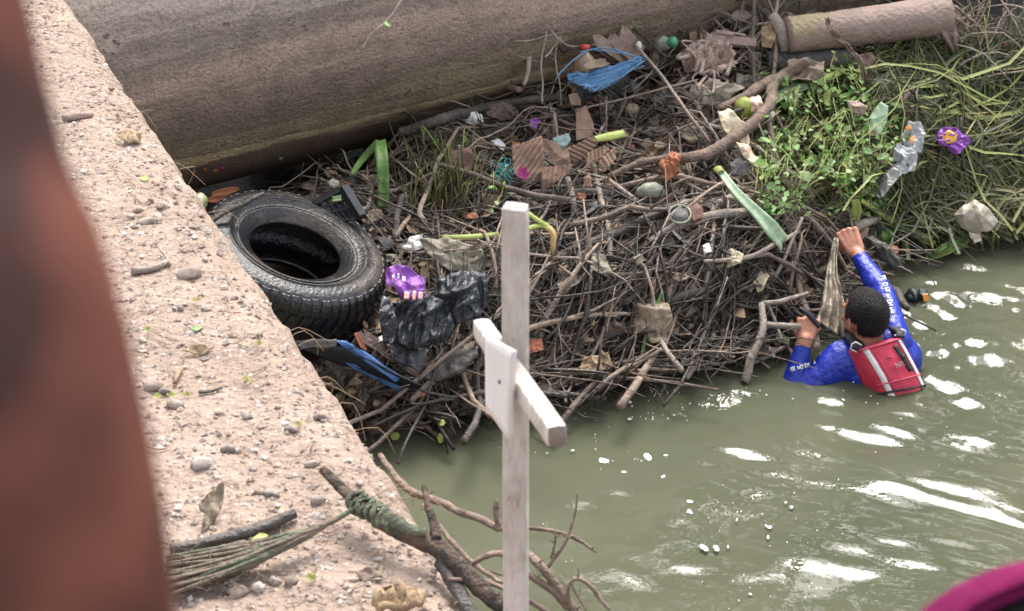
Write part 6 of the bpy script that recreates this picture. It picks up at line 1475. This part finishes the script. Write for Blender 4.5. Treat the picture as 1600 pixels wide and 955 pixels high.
def weed(u, v, su, sv, nst, nlf, label, lift=.10, size=(.022, .04), reach=.30, cat='weed', pale=True):
    global NLEAF
    t = thing('leafy_weed', label, cat, P(u, v, 0))
    mb = MB(); anchors = []
    for _ in range(nst):
        a = P(u + G(0, su * .35), v + G(0, sv * .35), lift * .3); b = P(u + U(-su, su), v + U(-sv, sv), lift + U(-.02, .08)); m_ = a.lerp(b, .5) + V((U(-.05, .05), U(-.03, .03), U(.03, .12)))
        sp = smoothpath([a, m_, b], 6); mb.tube(sp, lerp_list([.0028, .0022, .0012], len(sp)), 5); anchors += [(sp[i], (sp[min(i + 1, len(sp) - 1)] - sp[i - 1]).normalized()) for i in range(2, len(sp))]
    mb.build('stem', 'stem', t)
    for _ in range(nlf):
        p, d = random.choice(anchors); o = bpy.data.objects.new('leaf', LEAFM[(random.randrange(4) if R() < .86 else random.randrange(4, 6)) if pale else random.choice((0, 2))]); col.objects.link(o); o.parent = t
        x = (d * .3 + V((U(-1, 1), U(-1, .5), U(-.5, .6)))).normalized(); n_ = (V((U(-.6, .6), U(-.9, .4), 1))).normalized(); y = n_.cross(x).normalized(); n_ = x.cross(y)
        s = U(*size) * (U(.5, .8) if R() < .3 else U(1.2, 1.7) if R() < .18 else 1); mt = Matrix((x * s, y * s, n_ * s)).transposed().to_4x4(); mt.translation = p - t.location; o.matrix_local = mt
    return t
W_ = [(1225, 165, 40, 30, 'weed clump beside the pale strap leaf right of the coconut'), (1275, 150, 45, 32, 'weed clump below the grey log'), (1330, 190, 45, 38, 'weed clump around the pinkish dry leaf'), (1250, 205, 45, 30, 'weed clump right of the pale peeled stalk'), (1300, 235, 48, 36, 'bushiest weed clump in the middle of the greenery'), (1350, 245, 42, 36, 'weed clump left of the white bag'),
      (1225, 258, 30, 26, 'weed clump at the lower left of the greenery'), (1285, 285, 45, 30, 'weed clump above the raised hand on its left'), (1340, 290, 40, 30, 'weed clump just above the raised hand'), (1390, 225, 25, 30, 'weed clump between the broad leaf and the white wrapper'), (1195, 285, 20, 20, 'small weed sprig above the long pale strap leaf'), (1315, 130, 40, 22, 'weed clump behind the broad torn leaf')]
for u, v, a, b, lb in W_: weed(u, v, a, b, 16, 62, 'leafy green ' + lb, lift=.19, size=(.019, .038))
weed(775, 305, 16, 40, 6, 22, 'small green leafy sprig behind the top of the cross', lift=.17, size=(.018, .032))
weed(700, 235, 40, 18, 6, 14, 'low green weed above the grass tuft', lift=.10, pale=False)
def blades(name, n, fn, m, r=(.0012, .0028), label=None, kind='stuff', cat=None, flat=0):
    mb = MB()
    for _ in range(n):
        pts = fn()
        if pts is None: continue
        rr = U(*r)
        if flat and R() < flat:
            wv = rr * U(1.8, 3.4); n_ = len(pts); rows = []; ph = U(-.8, .8)
            for i, p in enumerate(pts):
                t_ = (pts[min(i + 1, n_ - 1)] - pts[max(i - 1, 0)]).normalized(); b_ = t_.cross(V((math.sin(ph), -.5, .8))).normalized(); w2 = wv * (1 - (i / (n_ - 1)) ** 2 * .9)
                rows.append([p - b_ * w2 + V((0, 0, w2 * .35)), p, p + b_ * w2 + V((0, 0, w2 * .35))])
            mb.grid(rows)
        else: mb.tube(pts, lerp_list([rr, rr, rr * .4], len(pts)), 4)
    o = mb.build(name, m); tag(o, label, cat, None, kind); return o
def right_grass():
    u, v = (U(1370, 1640) if R() < .82 else U(1640, 2000)), U(90, 345)
    if v > float(np.interp(u, [1370, 1430, 1500, 1600], [330, 345, 348, 335])): return None
    L = U(.15, .6); a = G(.15, .5) if R() < .6 else U(0, math.pi)
    pts = twig_path(u, v, a, L, U(.02, .16), arch=U(.0, .10), n=7, bend=1.0); return pts
blades('grass_tangle', 2300, right_grass, 'grass', flat=.55); blades('grass_tangle', 3100, right_grass, 'grass_dark', flat=.5)
def long_stem():
    u, v = U(1380, 1640), U(120, 330); a = G(.2, .6); pts = twig_path(u, v, a, U(.5, 1.1), U(.10, .2), arch=U(.02, .12), n=10, bend=1.3)
    return pts if all(p.y > yw(p.x) - .15 for p in pts) else None
blades('long_green_stems', 85, long_stem, 'stem', (.0014, .0034), flat=.35)
mb = MB()
for _ in range(900):
    u, v = U(1370, 1630), U(85, 345); p = P(u, v, U(.02, .15)); s = U(.008, .03); nrm = V((U(-.6, .6), U(-.9, .4), 1)).normalized(); x = nrm.orthogonal().normalized(); y = nrm.cross(x); a = U(0, 6.3); x, y = x * math.cos(a) + y * math.sin(a), y * math.cos(a) - x * math.sin(a)
    mb.mi = random.choice((0, 0, 1, 2, 3, 3)); mb.add([p - x * s, p - y * s * .4 + nrm * s * U(-.3, .5), p + x * s, p + y * s * .4 + nrm * s * U(-.3, .5)], [(0, 1, 2), (0, 2, 3)])
tag(mb.build('grass_leaf_scraps', ['leaf_litter', 'brown_leaf', 'tan_leaf', 'green'], smooth=False), kind='stuff')
def hang():                                  # stems trailing from the grass down to the water
    u = U(1385, 1620); v0 = U(250, 330); p = P(u, v0, U(.10, .18)); e = P(u + U(-60, 60), v0 + U(25, 75), .02); e.z = max(e.z, .0); return smoothpath([p, p.lerp(e, .5) + V((U(-.05, .05), -.02, U(.03, .10))), e], 4)
blades('trailing_grass', 260, hang, 'grass', flat=.6); blades('trailing_stems', 130, hang, 'stem', flat=.5)
def vine_mat():
    u, v = U(1180, 1410), U(110, 330); p = P(u, v, U(.08, .2)); q = P(u + U(-60, 60), v + U(-35, 45), U(.08, .2)); return smoothpath([p, p.lerp(q, .5) + V((U(-.05, .05), 0, U(-.03, .08))), q], 4)
blades('vine_stems', 700, vine_mat, 'grass', (.001, .0024))
mb = MB()
for _ in range(2600):                        # the small leaves of the vine mat under the clumps
    u, v = U(1185, 1420), U(115, 335)
    if fbm(u * .01, v * .01, 1.6, 77, 3) < U(-.45, .25): continue
    p = P(u, v, U(.05, .19)); s = U(.008, .020); nrm = V((U(-.6, .6), U(-.9, .4), 1)).normalized(); x = nrm.orthogonal().normalized(); y = nrm.cross(x); a = U(0, 6.3); x, y = x * math.cos(a) + y * math.sin(a), y * math.cos(a) - x * math.sin(a)
    mb.mi = 0 if R() < .6 else 1
    mb.add([p - x * s, p - y * s * .6 + nrm * s * .2, p + x * s, p + y * s * .6 + nrm * s * .2], [(0, 1, 2, 3)])
tag(mb.build('vine_leaves', ['green', 'green_pale']), kind='stuff')
def tuft():
    u, v = 690 + G(0, 28), U(345, 380); p = P(u, v, .02); q = P(u + U(-45, 60), v - U(50, 150), .08); q.z += .03; return smoothpath([p, p.lerp(q, .55) + V((0, -.02, U(.06, .14))), q], 4)
blades('grass_tuft', 170, tuft, 'grass', (.0014, .003), 'tuft of green and yellow grass above the black bag', None, 'grass')
for i in range(24):                          # separate bare root twigs at the top right bank
    u, v = U(1500, 1610), U(0, 95); pts = twig_path(u, v, U(0, math.pi), U(.2, .5), U(.08, .25), arch=U(.02, .12), n=8, bend=1.4); mb = MB(); r = U(.003, .006); mb.tube(pts, lerp_list([r, r * .8, r * .4], 8), 6)
    tag(mb.build('root_twig', 'twig_pale' if R() < .6 else 'bark'), 'bare curling root twig on the far bank right of the trunk', 'twig', 'bare root twigs on the far bank')

# ================================================================== THINGS ON AND BESIDE THE LEDGE
def lpath(px, lift): return [on_ledge(u, v, l) for (u, v), l in zip(px, lift)]
def ledge_stick(name, px, rpx, lift, m, label, cat='stick'): return stick(name, None, rpx, None, m, label, cat, world=lpath(px, lift), knots=.004)
ledge_stick('stick', [(268, 870), (330, 855), (400, 835), (460, 813)], [9, 9, 10, 8], [.012, .012, .012, .012], 'bark_dark', 'dark stick lying on the ledge above the frayed rope bundle')
ledge_stick('stick', [(205, 427), (240, 421), (266, 413)], [6, 6, 5], [.008] * 3, 'bark_grey', 'short grey stick beside the blurred arm on the far ledge')
ledge_stick('stick', [(98, 187), (125, 183), (146, 179)], [6, 7, 5], [.01] * 3, 'log_pink', 'thick pinkish stick stub at the far end of the ledge')
ledge_stick('twig', [(250, 398), (262, 410), (268, 420)], [2, 2, 1.5], [.01] * 3, 'twig_pale', 'tiny pale forked twig above the long flat stone', 'twig')
ledge_stick('twig', [(312, 616), (330, 611), (348, 606)], [3, 3, 2], [.006] * 3, 'bark_dark', 'small black twig lying beside the yellow flowers', 'twig')
ledge_stick('twig', [(272, 600), (277, 588), (284, 574)], [3, 4, 3], [.008] * 3, 'tan_leaf', 'small curved pale twig standing near the pinkish stone', 'twig')
def lsheet(name, poly, lift, m, label, cat, amp=.01, tilt=.3, thick=.002, freq=30, parent=None, dome=0):
    cu = sum(p[0] for p in poly) / len(poly); cv = sum(p[1] for p in poly) / len(poly)
    return sheet(name, poly, 0, m, label, cat, parent=parent, tilt=tilt, amp=amp, freq=freq, thick=thick, world_c=on_ledge(cu, cv, lift), seg=40, rings=7, dome=dome)
lsheet('dry_leaf', [(310, 790), (350, 752), (350, 775), (343, 805), (318, 842), (312, 840), (330, 808), (312, 800)], .03, 'brown_leaf', 'curled brown dry leaf standing on the ledge', 'leaf', amp=.018, tilt=.75)
lsheet('dry_leaf', [(182, 218), (200, 208), (224, 210), (218, 226), (196, 228)], .008, 'tan_leaf', 'pale crumpled dry leaf near the far ledge edge', 'leaf', amp=.02)
lsheet('dry_leaf', [(285, 552), (300, 543), (335, 545), (318, 556)], .006, 'tan_leaf', 'tan shredded leaf in the middle of the ledge', 'leaf', amp=.01)
lsheet('dry_leaf', [(297, 514), (308, 510), (318, 513), (306, 521)], .004, 'green_pale', 'small greenish leaf flat on the ledge', 'leaf', amp=.004)
lsheet('leaf', [(392, 846), (408, 838), (420, 838), (414, 846), (398, 851)], .012, 'yellow_green', 'small pale yellow leaf beside the dark stick', 'leaf', amp=.004)
lsheet('leaf', [(218, 282), (226, 277), (234, 281), (226, 286)], .006, 'yellow_green', 'tiny cream leaf on the far ledge', 'leaf', amp=.004)
lsheet('bark_piece', [(582, 942), (600, 934), (640, 936), (666, 940), (660, 958), (590, 960)], .02, 'cork', 'orange brown broken piece of bark at the bottom of the ledge', 'bark', amp=.03, thick=.01)
lsheet('mud_clod', [(555, 896), (575, 890), (600, 895), (596, 905), (566, 908)], .008, 'bark', 'dark flat bit of bark lying above the bark piece', 'bark', amp=.01)
for u, v, lb in ((487, 915, 'largest yellow green blossom at the bottom of the ledge'), (247, 624, 'leftmost of three yellow blossoms on the ledge'), (268, 620, 'middle of three yellow blossoms on the ledge'), (291, 620, 'rightmost of three yellow blossoms on the ledge'), (404, 546, 'single yellow blossom close to the ledge edge'), (308, 477, 'yellow blossom beside the long flat stone'), (467, 677, 'yellow blossom near the middle ledge edge'), (386, 598, 'pale yellow blossom in mid ledge'), (232, 520, 'yellow blossom beside the blurred arm')):
    c = on_ledge(u, v, .008); k = mpp(c) * (11 if v > 900 else 8); t_ = thing('blossom', lb, 'blossom', c); mb = MB()
    for i in range(22):
        d = V((G(0, 1), G(0, 1), abs(G(0, .7)))).normalized(); s = d.orthogonal().normalized(); mb.add([c, c + d * k * .6 + s * k * .2, c + d * k, c + d * k * .6 - s * k * .2], [(0, 1, 2, 3)])
    mb.build('petals', 'flower', t_)
# stake with a green rag knotted round it, and its frayed rope
t_ = thing('tied_stake', 'charred forked stake wrapped with a green rag lying over the ledge edge', 'stake', on_ledge(640, 870))
def lpart(name, px, rpx, lift, m, sides=10):
    pts = lpath(px, lift); k = mpp(pts[0]); sp = smoothpath(pts, 8); n = len(sp); sp = jit(sp, .003, 25); mb = MB(); rr = lerp_list([r * k for r in rpx], n)
    mb.tube(sp, [r * (1 + .14 * noise.noise(V((i * .9, r * 50, 7)))) for i, r in enumerate(rr)], sides, rough=.06); return mb.build(name, m, t_)
lpart('stake_tip', [(505, 786), (530, 806), (562, 832), (600, 856), (650, 878), (690, 892), (735, 922), (785, 948)], [7, 9, 10, 11.5, 13, 14.5, 14, 13], [.055, .052, .05, .045, .04, .035, .03, .0], 'stake')
lpart('prong', [(683, 886), (675, 862), (664, 833)], [9, 7, 4], [.045, .06, .085], 'stake')
lpart('lower_fork', [(690, 896), (712, 925), (745, 962), (770, 990)], [13, 12, 11, 10], [.02, .012, -.01, -.05], 'bark_dark')
for i in range(10):                           # turns of the rag
    f = i / 9; u0, v0 = 556 + 60 * f, 828 + 32 * f; c = on_ledge(u0, v0, .048); k = mpp(c); d = (on_ledge(u0 + 20, v0 + 11, .046) - c).normalized(); a_ = d.orthogonal().normalized(); b_ = d.cross(a_); rr = (16 - 3 * f) * k; mb = MB(); ph = U(0, 6)
    pts = [c + d * .004 * math.sin(a * 2 + ph) + d * (.006 * (a / 6.3)) + (a_ * math.cos(a) + b_ * math.sin(a)) * rr * (1 + .08 * math.sin(3 * a + ph)) for a in [2 * math.pi * q / 18 for q in range(19)]]
    mb.tube(pts, [3.6 * k * (1 + .4 * math.sin(q + ph)) for q in range(19)], 8, rough=.1); mb.build('rag_turn', 'rope', t_)
ragp = lpath([(600, 852), (640, 872), (668, 880)], [.058, .056, .05])
mb = MB(); sp = smoothpath(ragp, 7); k = mpp(sp[0]); mb.grid([[p + V((.3, .4, .9)) * (x * (13 - 9 * i / len(sp)) * k) + V((0, -1, .4)).normalized() * (13 - 5 * abs(x)) * k + V((0, 0, 1)) * .003 * noise.noise(V((i, x * 3, 0))) for x in (-1, -.6, -.2, .2, .6, 1)] for i, p in enumerate(sp)]); solid(mb.build('rag_flap', 'rope', t_), .003)
t_ = thing('frayed_rope', 'thick frayed rope bundle running left from the green rag along the bottom of the ledge', 'rope', on_ledge(400, 890))
for i in range(46):
    o_ = (i / 45 - .5); w_ = .5 + R() * .5
    px = [(560, 836), (520, 856), (455, 876 + 14 * o_), (370, 896 + 34 * o_), (262, 918 + 54 * o_ + U(-5, 5))]; pts = lpath(px, [.05, .042, .03 + .012 * R(), .022 + .016 * R(), .012 + .02 * R()])
    sp = smoothpath(pts, 6); mb = MB(); k = mpp(sp[0]); mb.tube(jit(sp, .002, 20), lerp_list([3.0 * k, 3.0 * k, 3.2 * k, 3.4 * k, 2.2 * k], len(sp)), 6); mb.build('rope_strand', 'rope' if (i % 4 == 0) else 'fibre', t_)
mb = MB()
for _ in range(60):
    a = on_ledge(U(270, 420), U(885, 935), .02); mb.tube(jit([a, a + V((U(-.03, .03), U(-.02, .02), U(0, .012))), a + V((U(-.06, .06), U(-.03, .03), U(0, .008)))], .004, 30), .0007, 4)
tag(mb.build('loose_fibres', 'fibre', t_), kind='stuff')
# dry bush growing out of the wall beside the ledge
def bush():
    mb = MB()
    def at(px, D): return [atD(u, v, D if not hasattr(D, '__len__') else D[i]) for i, (u, v) in enumerate(px)]
    S = [([(592, 712), (640, 765), (700, 790), (780, 825)], [3.55, 3.4, 3.3, 3.2], [5, 7, 7, 6]), ([(775, 826), (830, 824), (890, 838), (934, 862)], [3.2, 3.2, 3.18, 3.15], [5, 4, 4, 2]), ([(852, 890), (880, 850), (896, 812), (903, 772)], [3.15, 3.15, 3.15, 3.15], [4, 3, 2.5, 1.5]), ([(860, 872), (868, 850), (868, 828)], [3.15] * 3, [3, 2, 1.5]),
         ([(660, 788), (700, 840), (740, 880), (785, 912)], [3.3, 3.25, 3.2, 3.1], [4, 5, 5, 4]), ([(805, 848), (840, 880), (870, 920), (905, 965)], [3.15, 3.1, 3.1, 3.1], [6, 8, 9, 10]), ([(780, 828), (776, 800), (777, 780)], [3.2] * 3, [6, 6, 5]), ([(735, 885), (760, 868), (790, 868), (830, 900), (865, 925), (890, 950)], [3.1] * 6, [4, 6, 6, 7, 7, 7]),
         ([(700, 905), (760, 912), (830, 940), (870, 965)], [3.05] * 4, [3, 5, 5, 5]), ([(888, 938), (890, 912), (905, 905), (930, 925), (955, 952)], [3.05] * 5, [4, 4, 4, 4, 3]), ([(893, 912), (905, 935), (920, 962)], [3.05] * 3, [2, 2, 2]), ([(840, 898), (870, 905), (895, 925)], [3.1] * 3, [1.2, 1, 1]), ([(700, 870), (730, 880), (800, 905)], [3.2] * 3, [2, 2, 2])]
    for px, D, r in S:
        pts = smoothpath(at(px, D), 7); k = mpp(pts[0]); n = len(pts); pts = jit(pts, .004, 22); mb.tube(pts, [q * k * (1 + .2 * noise.noise(V((i * 1.1, px[0][0], 0)))) for i, q in enumerate(lerp_list([x * .85 for x in r], n))], 8, rough=.07)
        for i in range(1, n - 1, 3):
            if R() < .5: d = V((U(-1, 1), U(-1, 1), U(-.2, 1))).normalized(); mb.tube([pts[i], pts[i] + d * U(.006, .02)], [r[0] * k * .4, .0006], 5)
    tag(mb.build('dry_bush', 'bark'), 'bare dry branches of a bush growing over the water beside the ledge behind the cross', 'bush')
bush()
mb = MB()
for _ in range(20):                          # dry straw hanging over the ledge edge
    v = U(120, 900); p = on_ledge(95 + (738 - 95) * v / 955, v, .002); mb.tube(smoothpath([p - en * .03, p + en * U(.01, .04) + V((0, U(-.03, .03), .01)), p + en * U(.02, .07) + ed * U(-.05, .05) + V((0, 0, -U(.01, .06)))], 3), .0006, 4)
tag(mb.build('edge_straw', 'tan_leaf'), kind='stuff')
# twig hanging into view from above, with one green leaf
t_ = thing('hanging_twig', 'thin pale twig with a green leaf hanging into view at the top', 'twig', atD(600, 40, 2.9))
mb = MB(); pts = smoothpath([atD(566, 78, 2.9), atD(582, 52, 2.9), atD(606, 32, 2.9), atD(628, 0, 2.9), atD(660, -60, 2.92)], 5); k = mpp(pts[0]); mb.tube(jit(pts, .002, 40), lerp_list([1.2 * k, 2 * k, 2.6 * k], len(pts)), 6); mb.build('twig', 'twig_pale', t_)
o = bpy.data.objects.new('leaf', LEAFM[1]); col.objects.link(o); o.parent = t_; o.location = atD(601, 38, 2.89) - t_.location; o.scale = (.014,) * 3; o.rotation_euler = (.6, .4, 1)
o, _ = stick('hanging_twig', None, [3, 3, 2.5], None, 'log_pink', 'short blurred reddish twig tip at the top left above the pipe', 'twig', world=[atD(392, 20, 2.4), atD(398, 8, 2.4), atD(408, -30, 2.4)], knots=.001)

# ================================================================== FOAM on the water
def build_foam():
    mb = MB()
    def blob(u, v, s):
        c = atz(u, v, .004); k = mpp(c); n = 9; rx = s * k * .36; ry = rx * U(1.2, 1.9); ph = U(0, 6); rim = []
        for i in range(n):
            a = 2 * math.pi * i / n; q = 1 + .3 * math.sin(2 * a + ph) + U(-.12, .12); rim.append(c + V((math.cos(a) * rx * q, math.sin(a) * ry * q, .001)))
        top = [c.lerp(p, .6) + V((0, 0, .003)) for p in rim]; mb.add(rim + top + [c + V((0, 0, .004))], [(i, (i + 1) % n, n + (i + 1) % n, n + i) for i in range(n)] + [(n + i, n + (i + 1) % n, 2 * n) for i in range(n)])
    cl = [(1000, 610, 60, 16, 26), (1030, 640, 50, 22, 22), (985, 650, 60, 25, 16), (1010, 715, 14, 4, 3), (960, 720, 70, 16, 12), (1080, 790, 20, 24, 6), (1180, 800, 90, 50, 34), (1270, 850, 80, 60, 30), (1200, 920, 90, 25, 26), (760, 640, 60, 40, 10), (900, 700, 120, 60, 22), (1150, 600, 60, 30, 14), (1440, 540, 60, 40, 30), (1350, 620, 80, 20, 18), (1120, 570, 60, 14, 14), (850, 860, 90, 60, 10), (1400, 700, 150, 80, 16)]
    for u, v, su, sv, n in cl:
        for _ in range(int(n * .6)):
            uu, vv = u + G(0, su * .5), v + G(0, sv * .5)
            if vv < float(np.interp(uu, [600, 800, 1000, 1200, 1300, 1400], [700, 640, 604, 560, 520, 420])) or vv > 955: continue
            blob(uu, vv, U(1.5, 4) if R() < .9 else U(5, 8))
    for u, v, s in ((1012, 714, 18), (942, 720, 16), (1036, 745, 9), (1078, 784, 12), (1078, 800, 12), (983, 628, 10), (975, 738, 9), (1040, 712, 8), (1203, 824, 9), (1237, 793, 9), (984, 655, 8), (1100, 856, 16), (1119, 857, 14)): blob(u, v, s)
    tag(mb.build('foam_bubbles', 'foam'), kind='stuff')
build_foam()

# ================================================================== UNSEEN TREE BELT, added to keep low sky out of the river's reflections
def build_sky_block_trees():
    mb = MB()
    for _ in range(9000):
        x = U(-22, 26); y = 19 + G(0, 1.6) + .02 * x * x * .3; top = 10.5 + 2.5 * noise.noise(V((x * .25, 2, 0))) + 1.2 * noise.noise(V((x * .9, 4, 0)))
        z = .2 + top * R() ** .8
        s = U(.25, .6); n_ = V((U(-1, 1), U(-1.2, .4), U(-.2, 1))).normalized(); a = n_.orthogonal().normalized(); b_ = n_.cross(a); p = V((x, y, z))
        mb.add([p - a * s, p - b_ * s * .6, p + a * s, p + b_ * s * .6], [(0, 1, 2, 3)])
    tag(mb.build('sky_block_trees', M['grass_dark']), kind='stuff')
build_sky_block_trees()
